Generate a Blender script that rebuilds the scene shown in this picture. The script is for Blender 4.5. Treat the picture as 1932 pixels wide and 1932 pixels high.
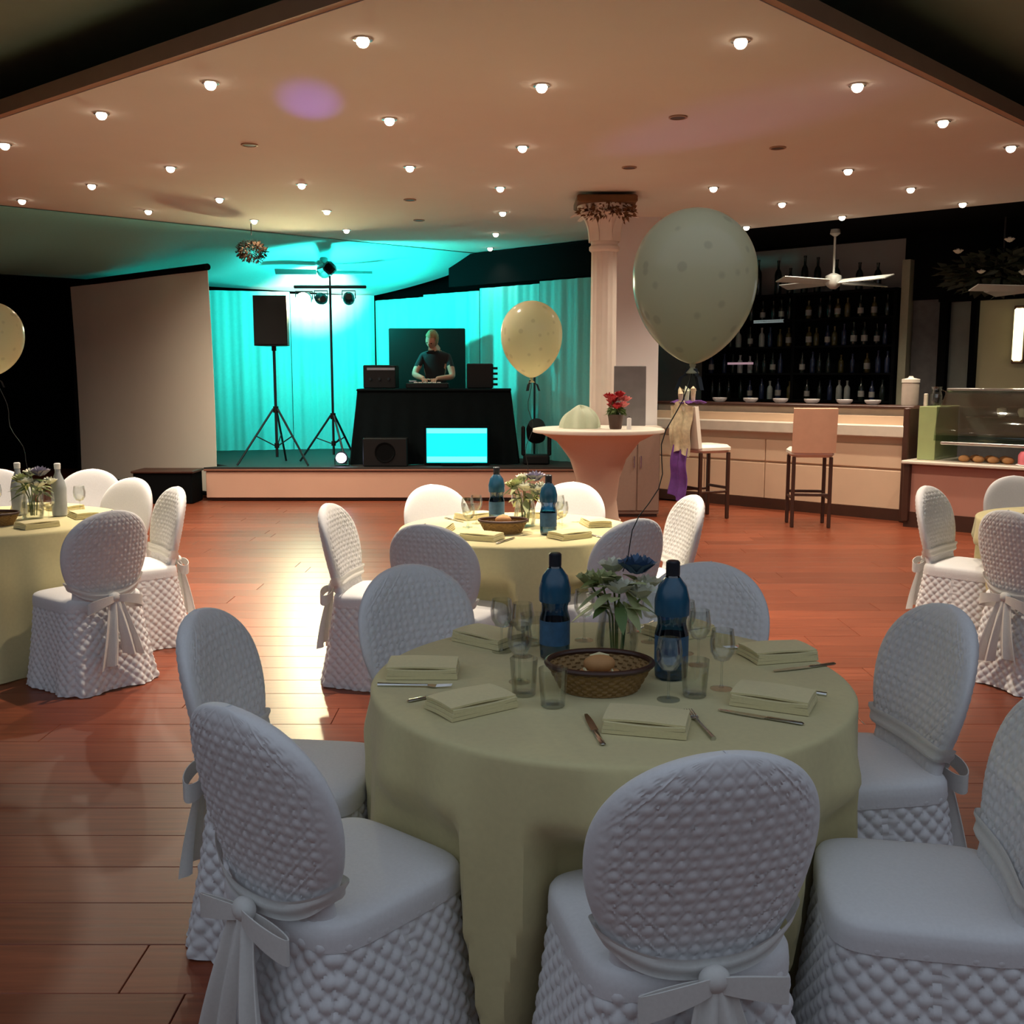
import bpy, math, random
from mathutils import Vector, Matrix
random.seed(7)
sc = bpy.context.scene
for o in list(bpy.data.objects): bpy.data.objects.remove(o)
C = sc.collection
PI = math.pi
sin, cos = math.sin, math.cos
# ------------------------------------------------------------------ camera, world, exposure
cd = bpy.data.cameras.new('camera'); cam = bpy.data.objects.new('camera', cd); C.objects.link(cam)
cd.sensor_width = 36; cd.lens = 36.0; cd.clip_end = 80
cam.location = (0, 0, 1.55); cam.rotation_euler = (PI/2 - math.atan(256/1932), 0, 0)
sc.camera = cam
sc.view_settings.view_transform = 'Standard'; sc.view_settings.look = 'None'
sc.view_settings.gamma = 1; sc.view_settings.use_curve_mapping = False
sc.view_settings.exposure = 0.0
w = bpy.data.worlds.new('dusk_sky'); sc.world = w; w.use_nodes = True
w.node_tree.nodes['Background'].inputs[0].default_value = (0.76, 0.86, 1.0, 1)
w.node_tree.nodes['Background'].inputs[1].default_value = 0.66

# ------------------------------------------------------------------ materials
MATS = {}
def mat(name, col, rough=0.6, metal=0.0, var=0.08, scale=30, bump=0.0, emit=None, estr=0, spec=0.5, trans=0.0, alpha=None, sheen=0.0, coat=0.0):
    if name in MATS: return MATS[name]
    m = bpy.data.materials.new(name); m.use_nodes = True
    nt = m.node_tree; b = nt.nodes['Principled BSDF']
    tc = nt.nodes.new('ShaderNodeTexCoord'); no = nt.nodes.new('ShaderNodeTexNoise')
    no.inputs['Scale'].default_value = scale; no.inputs['Detail'].default_value = 4
    nt.links.new(tc.outputs['Object'], no.inputs['Vector'])
    mx = nt.nodes.new('ShaderNodeMix'); mx.data_type = 'RGBA'
    mx.inputs[6].default_value = [max(0, c*(1-var)) for c in col] + [1]
    mx.inputs[7].default_value = [min(1, c*(1+var)) for c in col] + [1]
    nt.links.new(no.outputs['Fac'], mx.inputs[0]); nt.links.new(mx.outputs[2], b.inputs['Base Color'])
    b.inputs['Roughness'].default_value = rough; b.inputs['Metallic'].default_value = metal
    b.inputs['Specular IOR Level'].default_value = spec
    b.inputs['Transmission Weight'].default_value = trans
    b.inputs['Sheen Weight'].default_value = sheen
    b.inputs['Coat Weight'].default_value = coat
    if bump:
        bp = nt.nodes.new('ShaderNodeBump'); bp.inputs['Strength'].default_value = bump; bp.inputs['Distance'].default_value = 0.01
        nt.links.new(no.outputs['Fac'], bp.inputs['Height']); nt.links.new(bp.outputs[0], b.inputs['Normal'])
    if emit:
        b.inputs['Emission Color'].default_value = list(emit) + [1]; b.inputs['Emission Strength'].default_value = estr
    MATS[name] = m
    return m
def glassmat(name, tint, gl=0.12, rough=0.03, fs=0.55):
    m = bpy.data.materials.new(name); m.use_nodes = True; nt = m.node_tree; nt.nodes.clear()
    out = nt.nodes.new('ShaderNodeOutputMaterial'); t = nt.nodes.new('ShaderNodeBsdfTransparent'); g = nt.nodes.new('ShaderNodeBsdfGlossy')
    fr = nt.nodes.new('ShaderNodeFresnel'); fr.inputs[0].default_value = 1.5
    ad = nt.nodes.new('ShaderNodeMath'); ad.operation = 'ADD'; ad.inputs[1].default_value = gl; ad.use_clamp = True
    mx = nt.nodes.new('ShaderNodeMixShader'); t.inputs[0].default_value = list(tint)+[1]; g.inputs['Roughness'].default_value = rough
    fm = nt.nodes.new('ShaderNodeMath'); fm.operation = 'MULTIPLY'; fm.inputs[1].default_value = fs; nt.links.new(fr.outputs[0], fm.inputs[0]); nt.links.new(fm.outputs[0], ad.inputs[0]); nt.links.new(ad.outputs[0], mx.inputs[0])
    nt.links.new(t.outputs[0], mx.inputs[1]); nt.links.new(g.outputs[0], mx.inputs[2]); nt.links.new(mx.outputs[0], out.inputs[0])
    return m
def clothmat(name, col, transl=0.25, var=0.06, scale=120, rough=0.9):
    m = bpy.data.materials.new(name); m.use_nodes = True; nt = m.node_tree; b = nt.nodes['Principled BSDF']
    tc = nt.nodes.new('ShaderNodeTexCoord'); no = nt.nodes.new('ShaderNodeTexNoise'); no.inputs['Scale'].default_value = scale
    nt.links.new(tc.outputs['Object'], no.inputs['Vector'])
    mx = nt.nodes.new('ShaderNodeMix'); mx.data_type = 'RGBA'
    mx.inputs[6].default_value = [c*(1-var) for c in col]+[1]; mx.inputs[7].default_value = [min(1, c*(1+var)) for c in col]+[1]
    nt.links.new(no.outputs['Fac'], mx.inputs[0]); nt.links.new(mx.outputs[2], b.inputs['Base Color'])
    b.inputs['Roughness'].default_value = rough; b.inputs['Sheen Weight'].default_value = 0.15; b.inputs['Specular IOR Level'].default_value = 0.25
    bp = nt.nodes.new('ShaderNodeBump'); bp.inputs['Strength'].default_value = 0.15; bp.inputs['Distance'].default_value = 0.002
    nt.links.new(no.outputs['Fac'], bp.inputs['Height']); nt.links.new(bp.outputs[0], b.inputs['Normal'])
    if transl:
        tr = nt.nodes.new('ShaderNodeBsdfTranslucent'); nt.links.new(mx.outputs[2], tr.inputs[0])
        ms = nt.nodes.new('ShaderNodeMixShader'); ms.inputs[0].default_value = transl
        nt.links.new(b.outputs[0], ms.inputs[1]); nt.links.new(tr.outputs[0], ms.inputs[2])
        nt.links.new(ms.outputs[0], nt.nodes['Material Output'].inputs[0])
    return m
def woodfloor():
    m = bpy.data.materials.new('terracotta_wood'); m.use_nodes = True; nt = m.node_tree; b = nt.nodes['Principled BSDF']
    tc = nt.nodes.new('ShaderNodeTexCoord'); oi = nt.nodes.new('ShaderNodeObjectInfo')
    ad = nt.nodes.new('ShaderNodeVectorMath'); ad.operation = 'ADD'
    cb = nt.nodes.new('ShaderNodeCombineXYZ'); ml = nt.nodes.new('ShaderNodeMath'); ml.operation = 'MULTIPLY'; ml.inputs[1].default_value = 37
    nt.links.new(oi.outputs['Random'], ml.inputs[0]); nt.links.new(ml.outputs[0], cb.inputs[0]); nt.links.new(ml.outputs[0], cb.inputs[1])
    nt.links.new(tc.outputs['Object'], ad.inputs[0]); nt.links.new(cb.outputs[0], ad.inputs[1])
    mp = nt.nodes.new('ShaderNodeMapping'); mp.inputs['Scale'].default_value = (1.2, 22, 22); nt.links.new(ad.outputs[0], mp.inputs['Vector'])
    no = nt.nodes.new('ShaderNodeTexNoise'); no.inputs['Scale'].default_value = 2.2; no.inputs['Detail'].default_value = 6; nt.links.new(mp.outputs[0], no.inputs['Vector'])
    cr = nt.nodes.new('ShaderNodeValToRGB'); nt.links.new(no.outputs['Fac'], cr.inputs[0])
    cr.color_ramp.elements[0].position = 0.3; cr.color_ramp.elements[0].color = (0.155, 0.036, 0.016, 1)
    cr.color_ramp.elements[1].position = 0.75; cr.color_ramp.elements[1].color = (0.26, 0.066, 0.029, 1)
    hs = nt.nodes.new('ShaderNodeHueSaturation'); mr = nt.nodes.new('ShaderNodeMapRange')
    mr.inputs[3].default_value = 0.82; mr.inputs[4].default_value = 1.15
    nt.links.new(oi.outputs['Random'], mr.inputs[0]); nt.links.new(mr.outputs[0], hs.inputs['Value']); nt.links.new(cr.outputs[0], hs.inputs['Color'])
    # dark knots
    vo = nt.nodes.new('ShaderNodeTexVoronoi'); vo.inputs['Scale'].default_value = 1.4; nt.links.new(ad.outputs[0], vo.inputs['Vector'])
    lt = nt.nodes.new('ShaderNodeMapRange'); lt.inputs[1].default_value = 0.015; lt.inputs[2].default_value = 0.05; lt.inputs[3].default_value = 0.25; lt.inputs[4].default_value = 1
    nt.links.new(vo.outputs['Distance'], lt.inputs[0])
    mm = nt.nodes.new('ShaderNodeMix'); mm.data_type = 'RGBA'; mm.inputs[6].default_value = (0.05, 0.015, 0.008, 1)
    nt.links.new(lt.outputs[0], mm.inputs[0]); nt.links.new(hs.outputs[0], mm.inputs[7]); nt.links.new(mm.outputs[2], b.inputs['Base Color'])
    r2 = nt.nodes.new('ShaderNodeMapRange'); r2.inputs[3].default_value = 0.30; r2.inputs[4].default_value = 0.40
    nt.links.new(no.outputs['Fac'], r2.inputs[0]); nt.links.new(r2.outputs[0], b.inputs['Roughness'])
    bp = nt.nodes.new('ShaderNodeBump'); bp.inputs['Strength'].default_value = 0.08; bp.inputs['Distance'].default_value = 0.004
    nt.links.new(no.outputs['Fac'], bp.inputs['Height']); nt.links.new(bp.outputs[0], b.inputs['Normal'])
    b.inputs['Specular IOR Level'].default_value = 0.28
    return m
M_floor = woodfloor()
M_chair = clothmat('white_quilted_cotton', (0.74, 0.74, 0.76), 0.08)
M_sash = clothmat('white_satin_sash', (0.78, 0.78, 0.76), 0.2, rough=0.6)
M_cloth = clothmat('ivory_table_linen', (0.67, 0.60, 0.33), 0.12, scale=60)
M_nap = clothmat('ivory_napkin_linen', (0.74, 0.66, 0.38), 0.1)
M_ceil = mat('cream_ceiling_plaster', (0.66, 0.63, 0.57), 0.9, var=0.03, scale=3)
M_trim = mat('brown_fascia_wood', (0.36, 0.23, 0.15), 0.6, scale=12)
M_roof = mat('dark_green_roof', (0.20, 0.30, 0.24), 0.8, scale=4)
M_black = mat('black_paint', (0.004, 0.0045, 0.005), 0.9, spec=0.05)
M_blackcloth = mat('black_stage_cloth', (0.003, 0.006, 0.007), 0.95, spec=0.1, var=0.3, scale=14)
M_blackplastic = mat('black_plastic', (0.005, 0.0055, 0.006), 0.5, spec=0.25, bump=0.1, scale=200)
M_darkmetal = mat('dark_metal_tube', (0.02, 0.03, 0.035), 0.4, metal=0.6)
M_steel = mat('brushed_steel', (0.6, 0.6, 0.58), 0.25, metal=1.0, scale=80)
M_teal = clothmat('teal_tinted_curtain', (0.24, 0.72, 0.70), 0.1, scale=40)  # teal of the stage light partly put into the fabric colour
M_screen = mat('white_projection_screen', (0.86, 0.82, 0.70), 0.85, var=0.04, scale=2)
M_bar = mat('tan_bar_panel', (0.68, 0.49, 0.34), 0.45, var=0.06, scale=5)
M_darkwood = mat('dark_brown_wood', (0.05, 0.018, 0.01), 0.45, var=0.25, scale=10)
M_marble = mat('pale_counter_stone', (0.62, 0.55, 0.46), 0.3, var=0.15, scale=9)
M_white = mat('white_wall_paint', (0.75, 0.74, 0.74), 0.8, var=0.03, scale=4)
M_column = mat('cream_column_plaster', (0.74, 0.66, 0.58), 0.7, var=0.05, scale=10, bump=0.1)
M_leafdry = mat('dried_brown_leaf', (0.15, 0.07, 0.025), 0.8, var=0.4, scale=9)
M_leaf = mat('green_leaf', (0.10, 0.17, 0.045), 0.5, var=0.3, scale=15)
M_paleleaf = mat('pale_green_leaf', (0.42, 0.46, 0.22), 0.6, var=0.25, scale=15)
M_petalw = mat('white_petal', (0.72, 0.72, 0.60), 0.7, var=0.1)
M_petalb = mat('blue_petal', (0.07, 0.14, 0.26), 0.7, var=0.3)
M_petalr = mat('red_petal', (0.45, 0.02, 0.03), 0.6, var=0.3)
M_petalp = mat('pink_petal', (0.75, 0.25, 0.25), 0.6, var=0.2)
M_wicker = mat('woven_wicker', (0.26, 0.15, 0.05), 0.7, var=0.4, scale=60, bump=0.6)
M_bread = mat('bread_crust', (0.50, 0.25, 0.09), 0.7, var=0.3, scale=18, bump=0.3)
M_glass = glassmat('clear_glass', (0.97, 0.98, 0.97), 0.05, 0.03, 0.4)
M_pane = glassmat('cabinet_glass', (0.80, 0.84, 0.80), 0.08)
M_bluegl = glassmat('blue_bottle_glass', (0.10, 0.30, 0.48), 0.10, 0.08)
M_water = glassmat('blue_water', (0.35, 0.55, 0.70), 0.0, 0.1)
M_label = mat('blue_paper_label', (0.03, 0.10, 0.20), 0.5, var=0.5, scale=40)
M_cap = mat('dark_bottle_cap', (0.008, 0.01, 0.02), 0.4)
M_skin = mat('skin', (0.50, 0.25, 0.17), 0.6, var=0.05)
M_hair = mat('blond_hair', (0.26, 0.17, 0.07), 0.7, var=0.4, scale=60)
M_shirt = mat('black_cotton', (0.008, 0.008, 0.01), 0.9)
M_beige = mat('beige_drape_fabric', (0.80, 0.70, 0.60), 0.9, var=0.06, scale=6)
M_grey = mat('grey_bar_wall', (0.30, 0.28, 0.27), 0.8, var=0.08, scale=4)
M_stone = mat('dark_grey_stone', (0.10, 0.10, 0.10), 0.8, var=0.4, scale=9, bump=0.4)
M_frost = mat('frosted_grey_pane', (0.16, 0.18, 0.16), 0.3, var=0.2, scale=5)
M_blind = mat('beige_window_blind', (0.34, 0.29, 0.17), 0.8, var=0.06, scale=5, emit=(0.5, 0.4, 0.2), estr=0.06)  # faint emission in the blind stands in for light on it
M_stooltan = mat('tan_leather', (0.62, 0.36, 0.24), 0.5, var=0.08, scale=12)
M_stoolcream = mat('cream_leather', (0.80, 0.74, 0.64), 0.45, var=0.05, scale=12)
M_purple = mat('purple_scarf_cloth', (0.14, 0.045, 0.26), 0.8, var=0.5, scale=16)
M_scarfcream = mat('cream_print_cloth', (0.62, 0.54, 0.36), 0.8, var=0.5, scale=22)
M_pinkstuff = mat('pink_icing', (0.66, 0.16, 0.20), 0.4, var=0.2, scale=8)
M_greengl = mat('green_glass_side', (0.30, 0.36, 0.16), 0.25, var=0.2, scale=5)
M_greybd = mat('grey_picture_board', (0.17, 0.16, 0.16), 0.6, var=0.3, scale=8)
M_tulle = clothmat('white_tulle', (0.70, 0.76, 0.62), 0.4)
M_coverspan = clothmat('tan_stretch_cover', (0.62, 0.44, 0.33), 0.05)
M_rope = mat('dark_ribbon', (0.02, 0.02, 0.02), 0.6)
M_lens = mat('lamp_lens', (1, 1, 1), 0.3, emit=(1.0, 0.86, 0.66), estr=9)

# ------------------------------------------------------------------ mesh helpers
class MB:
    def __init__(s): s.v = []; s.f = []
    def add(s, vs, fs):
        o = len(s.v); s.v += [tuple(p) for p in vs]; s.f += [tuple(i+o for i in f) for f in fs]; return s
    def box(s, c, d, M=None):
        x, y, z = d[0]/2, d[1]/2, d[2]/2
        vs = [Vector((a*x, b*y, e*z)) for e in (-1, 1) for b in (-1, 1) for a in (-1, 1)]
        if M is not None: vs = [M @ p for p in vs]
        vs = [p + Vector(c) for p in vs]
        return s.add(vs, [(0, 2, 3, 1), (4, 5, 7, 6), (0, 1, 5, 4), (2, 6, 7, 3), (0, 4, 6, 2), (1, 3, 7, 5)])
    def bbox(s, c, d, b=0.01, M=None):           # box with chamfered edges
        x, y, z = d[0]/2, d[1]/2, d[2]/2; b = min(b, x*.9, y*.9, z*.9)
        prof = [(-z, b), (-z+b, 0), (z-b, 0), (z, b)]; vs = []; fs = []
        for zz, i in prof:
            X, Y = x-i, y-i; k = b
            for p in ((X-k, -Y), (X, -Y+k), (X, Y-k), (X-k, Y), (-X+k, Y), (-X, Y-k), (-X, -Y+k), (-X+k, -Y)): vs.append(Vector((p[0], p[1], zz)))
        for r in range(3):
            for j in range(8): fs.append((r*8+j, r*8+(j+1) % 8, r*8+8+(j+1) % 8, r*8+8+j))
        fs.append(tuple(range(7, -1, -1))); fs.append(tuple(range(24, 32)))
        if M is not None: vs = [M @ p for p in vs]
        return s.add([p+Vector(c) for p in vs], fs)
    def lathe(s, prof, n=24, c=(0, 0, 0), M=None, cap=True):
        vs = []; fs = []
        for r, z in prof:
            for j in range(n): a = 2*PI*j/n; vs.append(Vector((r*cos(a), r*sin(a), z)))
        for i in range(len(prof)-1):
            for j in range(n): fs.append((i*n+j, i*n+(j+1) % n, (i+1)*n+(j+1) % n, (i+1)*n+j))
        if cap:
            fs.append(tuple(range(n-1, -1, -1))); fs.append(tuple((len(prof)-1)*n+j for j in range(n)))
        if M is not None: vs = [M @ p for p in vs]
        return s.add([p+Vector(c) for p in vs], fs)
    def tube(s, pts, r, n=8):
        pts = [Vector(p) for p in pts]; rs = r if isinstance(r, (list, tuple)) else [r]*len(pts); vs = []; fs = []
        up = None
        for i, p in enumerate(pts):
            t = (pts[min(i+1, len(pts)-1)]-pts[max(i-1, 0)]).normalized()
            if up is None: up = Vector((0, 0, 1)) if abs(t.z) < .9 else Vector((1, 0, 0))
            a = t.cross(up).normalized(); b = a.cross(t).normalized(); up = b
            for j in range(n): q = 2*PI*j/n; vs.append(p + (a*cos(q)+b*sin(q))*rs[i])
        for i in range(len(pts)-1):
            for j in range(n): fs.append((i*n+j, i*n+(j+1) % n, (i+1)*n+(j+1) % n, (i+1)*n+j))
        fs.append(tuple(range(n-1, -1, -1))); fs.append(tuple((len(pts)-1)*n+j for j in range(n)))
        return s.add(vs, fs)
    def sphere(s, c, r, n=16, m=10, M=None):
        r = r if isinstance(r, (list, tuple)) else (r, r, r); prof = []; vs = []; fs = []
        for i in range(1, m):
            ph = PI*i/m
            for j in range(n): a = 2*PI*j/n; vs.append(Vector((r[0]*sin(ph)*cos(a), r[1]*sin(ph)*sin(a), r[2]*cos(ph))))
        vs += [Vector((0, 0, r[2])), Vector((0, 0, -r[2]))]; T = (m-1)*n
        for i in range(m-2):
            for j in range(n): fs.append((i*n+j, (i+1)*n+j, (i+1)*n+(j+1) % n, i*n+(j+1) % n))
        for j in range(n): fs.append((T, j, (j+1) % n)); fs.append((T+1, (m-2)*n+(j+1) % n, (m-2)*n+j))
        if M is not None: vs = [M @ p for p in vs]
        return s.add([p+Vector(c) for p in vs], fs)
    def grid(s, fn, nu, nv, closeu=False):
        vs = []; fs = []; cu = nu if closeu else nu+1
        for j in range(nv+1):
            for i in range(cu): vs.append(fn(i/nu, j/nv))
        for j in range(nv):
            for i in range(nu): a = j*cu+i; b = j*cu+(i+1) % cu; fs.append((a, b, b+cu, a+cu))
        return s.add(vs, fs)
    def slab(s, fn, nu, nv, t):                   # grid sheet with real thickness t (list fn -> point), along its normal
        pts = [[Vector(fn(i/nu, j/nv)) for i in range(nu+1)] for j in range(nv+1)]
        def nrm(i, j):
            a = pts[j][min(i+1, nu)]-pts[j][max(i-1, 0)]; b = pts[min(j+1, nv)][i]-pts[max(j-1, 0)][i]
            return a.cross(b).normalized()
        A = [pts[j][i]+nrm(i, j)*t/2 for j in range(nv+1) for i in range(nu+1)]
        B = [pts[j][i]-nrm(i, j)*t/2 for j in range(nv+1) for i in range(nu+1)]
        N = len(A); k = nu+1; fs = []
        for j in range(nv):
            for i in range(nu):
                a = j*k+i; fs.append((a, a+1, a+k+1, a+k)); fs.append((N+a, N+a+k, N+a+k+1, N+a+1))
        for i in range(nu): fs.append((i, N+i, N+i+1, i+1)); a = nv*k+i; fs.append((a, a+1, N+a+1, N+a))
        for j in range(nv): a = j*k; fs.append((a, a+k, N+a+k, N+a)); a = j*k+nu; fs.append((a, N+a, N+a+k, a+k))
        return s.add(A+B, fs)
    def mesh(s, name, m, smooth=True):
        me = bpy.data.meshes.new(name); me.from_pydata(s.v, [], s.f); me.update()
        me.materials.append(m)
        if smooth:
            me.polygons.foreach_set('use_smooth', [True]*len(me.polygons))
            try: me.set_sharp_from_angle(angle=math.radians(40))
            except Exception: pass
        return me
    def build(s, name, m, parent=None, smooth=True, loc=None):
        o = bpy.data.objects.new(name, s.mesh(name, m, smooth)); C.objects.link(o)
        if parent is not None: o.parent = parent
        if loc: o.location = loc
        return o
def tag(o, label, cat, group=None):
    o['label'] = label; o['category'] = cat
    if group: o['group'] = group
    return o
def thing(name, label, cat, loc=(0, 0, 0), rz=0, group=None):
    o = bpy.data.objects.new(name, None); C.objects.link(o); o.location = loc; o.rotation_euler = (0, 0, rz); o.empty_display_size = .1
    return tag(o, label, cat, group)
def struct(o): o['kind'] = 'structure'; return o
def dup(root, loc, rz=0, label=None, group=None):
    r = root.copy(); C.objects.link(r); r.location = loc; r.rotation_euler = (0, 0, rz)
    if label: r['label'] = label
    if group: r['group'] = group
    for ch in list(root.children):
        c = ch.copy(); C.objects.link(c); c.parent = r
        for g in list(ch.children): d = g.copy(); C.objects.link(d); d.parent = c
    return r
def lamp(kind, name, loc, energy, col, target=None, size=0.05, angle=None, blend=0.5, parent=None):
    l = bpy.data.lights.new(name, kind); l.energy = energy; l.color = col
    if kind in ('SPOT', 'POINT'): l.shadow_soft_size = size
    if kind == 'SPOT': l.spot_size = math.radians(angle); l.spot_blend = blend
    o = bpy.data.objects.new(name, l); C.objects.link(o); o.location = loc
    if target is not None:
        o.rotation_euler = (Vector(target)-Vector(loc)).to_track_quat('-Z', 'Y').to_euler()
    if parent is not None: o.parent = parent
    return o
def prism(poly, z0, z1):
    n = len(poly); mb = MB()
    mb.add([(x, y, z0) for x, y in poly]+[(x, y, z1) for x, y in poly], [tuple(range(n-1, -1, -1)), tuple(range(n, 2*n))]+[(i, (i+1) % n, n+(i+1) % n, n+i) for i in range(n)])
    return mb

# ------------------------------------------------------------------ setting: floor, ceiling, walls
fl = struct(MB().box((0, 7.5, -0.069), (26, 22, 0.10)).build('floor', M_floor, smooth=False))
pm = MB().bbox((0, 0, -0.009), (2.398, 0.2235, 0.018), 0.002).mesh('plank', M_floor, False)
for r in range(49):
    off = random.uniform(-1.1, 1.1)
    for k in range(6):
        o = bpy.data.objects.new('plank', pm); C.objects.link(o); o.parent = fl
        o.location = (-6.0+k*2.4+off, 1.85+r*0.225, random.uniform(-.0006, 0))
N_, E_, F_, W_ = (0.34, 4.26), (6.01, 9.93), (-0.30, 15.2), (-6.57, 9.75)
ZC = 3.3
struct(prism([N_, E_, F_, W_], ZC, ZC+0.06).build('ceiling', M_ceil, smooth=False))
def edge_trim(a, b, z0, z1, t, name, m):
    a, b = Vector(a), Vector(b); d = (b-a).normalized(); L = (b-a).length; ang = math.atan2(d.y, d.x)
    o = MB().box((L/2, 0, (z0+z1)/2), (L, t, z1-z0)).build(name, m, smooth=False); o.location = (a.x, a.y, 0); o.rotation_euler = (0, 0, ang); return struct(o)
edge_trim(W_, N_, ZC+0.005, ZC+0.10, 0.10, 'trim_1', M_trim)
edge_trim(N_, E_, ZC+0.005, ZC+0.10, 0.10, 'trim_2', M_trim)
# dark upper roof carried above the dropped ceiling; opening behind the camera added to admit sky light
struct(MB().box((0, 11.0, 3.72), (26, 17.0, 0.08)).build('ceiling_roof', M_roof, smooth=False))
struct(MB().box((-9.2, 7.6, 1.84), (0.15, 20.3, 3.9)).build('wall_left', M_black, smooth=False))
struct(MB().box((9.0, 4.5, 1.84), (0.15, 14, 3.9)).build('wall_right', M_black, smooth=False))
struct(MB().box((-3.0, 17.6, 1.84), (13.5, 0.15, 3.9)).build('wall_back', M_black, smooth=False))
struct(MB().box((0, -2.55, 1.35), (18.4, 0.15, 2.7)).build('wall_sky_block', M_stone, smooth=False))  # unseen wall added behind the camera to cut off low sky light
# beige drape swag hung under the dark roof, off to the left
def swag(u, v):
    a = Vector((-4.6, 6.4, 3.60)); b = Vector((-2.05, 4.35, 3.60)); p = a.lerp(b, u)
    q = Vector((-0.66, -0.75, 0))*v*2.2
    return p+q+Vector((0, 0, -0.22*sin(PI*v)-0.03*sin(u*18)))
tag(MB().slab(swag, 40, 16, 0.01).build('ceiling_drape', M_beige), 'beige fabric drape slung below the dark green roof', 'drape')

# ------------------------------------------------------------------ ceiling downlights
LP = [(-0.78,5.63),(1.2,5.65),(-1.81,6.43),(0.18,6.49),(2.09,6.48),(-2.75,7.15),(-0.84,7.31),(2.98,7.37),(-3.85,8.07),(0.08,8.16),(3.83,8.16),(-2.88,8.94),(-0.86,8.92),(2.87,9.05),(-3.87,9.74),(-1.93,9.71),(-0.11,9.87),(1.88,9.87),(3.74,9.92),(-4.9,10.56),(-2.9,10.47),(2.75,10.75),(4.59,10.75),(-3.87,11.22),(-1.97,11.22),(-0.1,11.33),(3.64,11.62),(-2.91,11.89),(-1.99,12.65),(-0.2,12.97),(2.76,12.39),(-0.3,14.4)]
OFF = [(-2.0, 8.1), (1.13, 7.26), (2.05, 8.2), (0.99, 8.95), (-1.02, 10.55), (-1.05, 11.9)]
ring_me = MB().lathe([(0.052, 0), (0.052, -0.008), (0.036, -0.011), (0.034, -0.004)], 20, cap=False).mesh('bezel', M_steel)
lens_me = MB().lathe([(0.036, 0.0), (0.036, -0.012), (0.031, -0.03), (0.02, -0.042), (0.008, -0.046)], 16).mesh('lens', M_lens)
def is_dim(x, y): return False
spotdata = bpy.data.lights.new('downlight_beam', 'SPOT'); spotdata.energy = 66; spotdata.color = (1.0, 0.80, 0.56)
spotdata.spot_size = math.radians(130); spotdata.spot_blend = 0.9; spotdata.shadow_soft_size = 0.035
spotdata.color = (1.0, 0.84, 0.65)
neardata = spotdata.copy(); neardata.energy = 400; neardata.spot_size = math.radians(78)
leftdata = spotdata.copy(); leftdata.energy = 130; leftdata.spot_size = math.radians(160)
rightdata = spotdata.copy(); rightdata.energy = 125
stagedata = spotdata.copy(); stagedata.energy = 14
for i, (x, y) in enumerate(LP):
    t = thing('ceiling_downlight', 'lit round recessed downlight in the cream ceiling', 'downlight', (x, y, ZC), 0, 'lit downlights in the cream ceiling')
    for nm, me in (('bezel', ring_me), ('lens', lens_me)):
        o = bpy.data.objects.new(nm, me); C.objects.link(o); o.parent = t
    l = bpy.data.objects.new('downlight_beam', neardata if (y < 7.2 and x < 1.5) else stagedata if y > 12.6 else leftdata if (x < -2.8 and y > 8) else rightdata if x > 1.8 else spotdata); C.objects.link(l); l.parent = t; l.location = (0, 0, -0.055)
offlens = MB().lathe([(0.050, -0.001), (0.046, -0.006), (0.02, -0.007)], 16).mesh('dark_lens', M_darkwood)
offring = MB().lathe([(0.064, 0), (0.064, -0.008), (0.052, -0.010), (0.050, -0.003)], 20, cap=False).mesh('bezel', M_trim)
for x, y in OFF:
    t = thing('unlit_downlight', 'dark unlit round fitting in the cream ceiling', 'downlight', (x, y, ZC), 0, 'unlit fittings in the cream ceiling')
    for nm, me in (('bezel', offring), ('lens', offlens)):
        o = bpy.data.objects.new(nm, me); C.objects.link(o); o.parent = t

# ------------------------------------------------------------------ stage recess: canopy, curtains, platform
def canopy(u, v):
    a = Vector((W_[0], W_[1], ZC-0.01)).lerp(Vector((F_[0], F_[1], ZC-0.01)), u)
    b = Vector((-9.05, 15.5, 3.14)).lerp(Vector((-2.2, 16.35, 2.80)), u)
    p = a.lerp(b, v); p.z -= 0.10*sin(PI*v) + 0.035*sin(PI*v)*sin(u*34+v*3); return p
tag(MB().slab(canopy, 110, 24, 0.008).build('fabric_canopy', M_teal), 'teal-tinted fabric canopy sloping down from the ceiling edge over the stage', 'canopy')
def curtain(a, b, z0, z1, folds, label, seed):
    a, b = Vector((a[0], a[1], 0)), Vector((b[0], b[1], 0)); d = (b-a).normalized(); n = Vector((d.y, -d.x, 0)); L = (b-a).length
    rd = random.Random(seed); ph = rd.uniform(0, 6)
    def fn(u, v):
        s = u; wv = 0.024*sin(s*folds*2*PI+ph)+0.012*sin(s*folds*4.7*PI+2*ph)
        return a+d*(L*u)+n*(wv*(0.55+0.45*v))+Vector((0, 0, z1+(z0-z1)*v))
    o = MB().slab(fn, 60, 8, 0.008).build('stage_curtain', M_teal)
    return tag(o, label, 'curtain', 'teal-tinted curtains around the stage')
cor = Vector((-2.15, 16.3)); rt = Vector((1.22, 13.22)); lt_ = Vector((-5.9, 15.3))
for k in range(4):
    a = cor.lerp(rt, k/4+.0012); b = cor.lerp(rt, (k+1)/4-.0012)
    curtain(a, b, 0.42, 2.72+0.03*k, 3.5, ['teal-lit curtain at the stage corner behind the black screen', 'teal-lit curtain between the black screen and the cream balloon', 'teal-lit curtain behind the cream balloon under the black beam', 'teal-lit curtain beside the cream column under the black beam'][k], k)
for k in range(3):
    a = lt_.lerp(cor, k/3+.0012); b = lt_.lerp(cor, (k+1)/3-.0012)
    curtain(a, b, 0.42, 2.86-0.03*k, 4.2, ['teal-lit curtain partly behind the white projection screen', 'bright teal-lit curtain behind the loudspeaker', 'bright teal-lit curtain behind the lighting stand'][k], 10+k)
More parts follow.
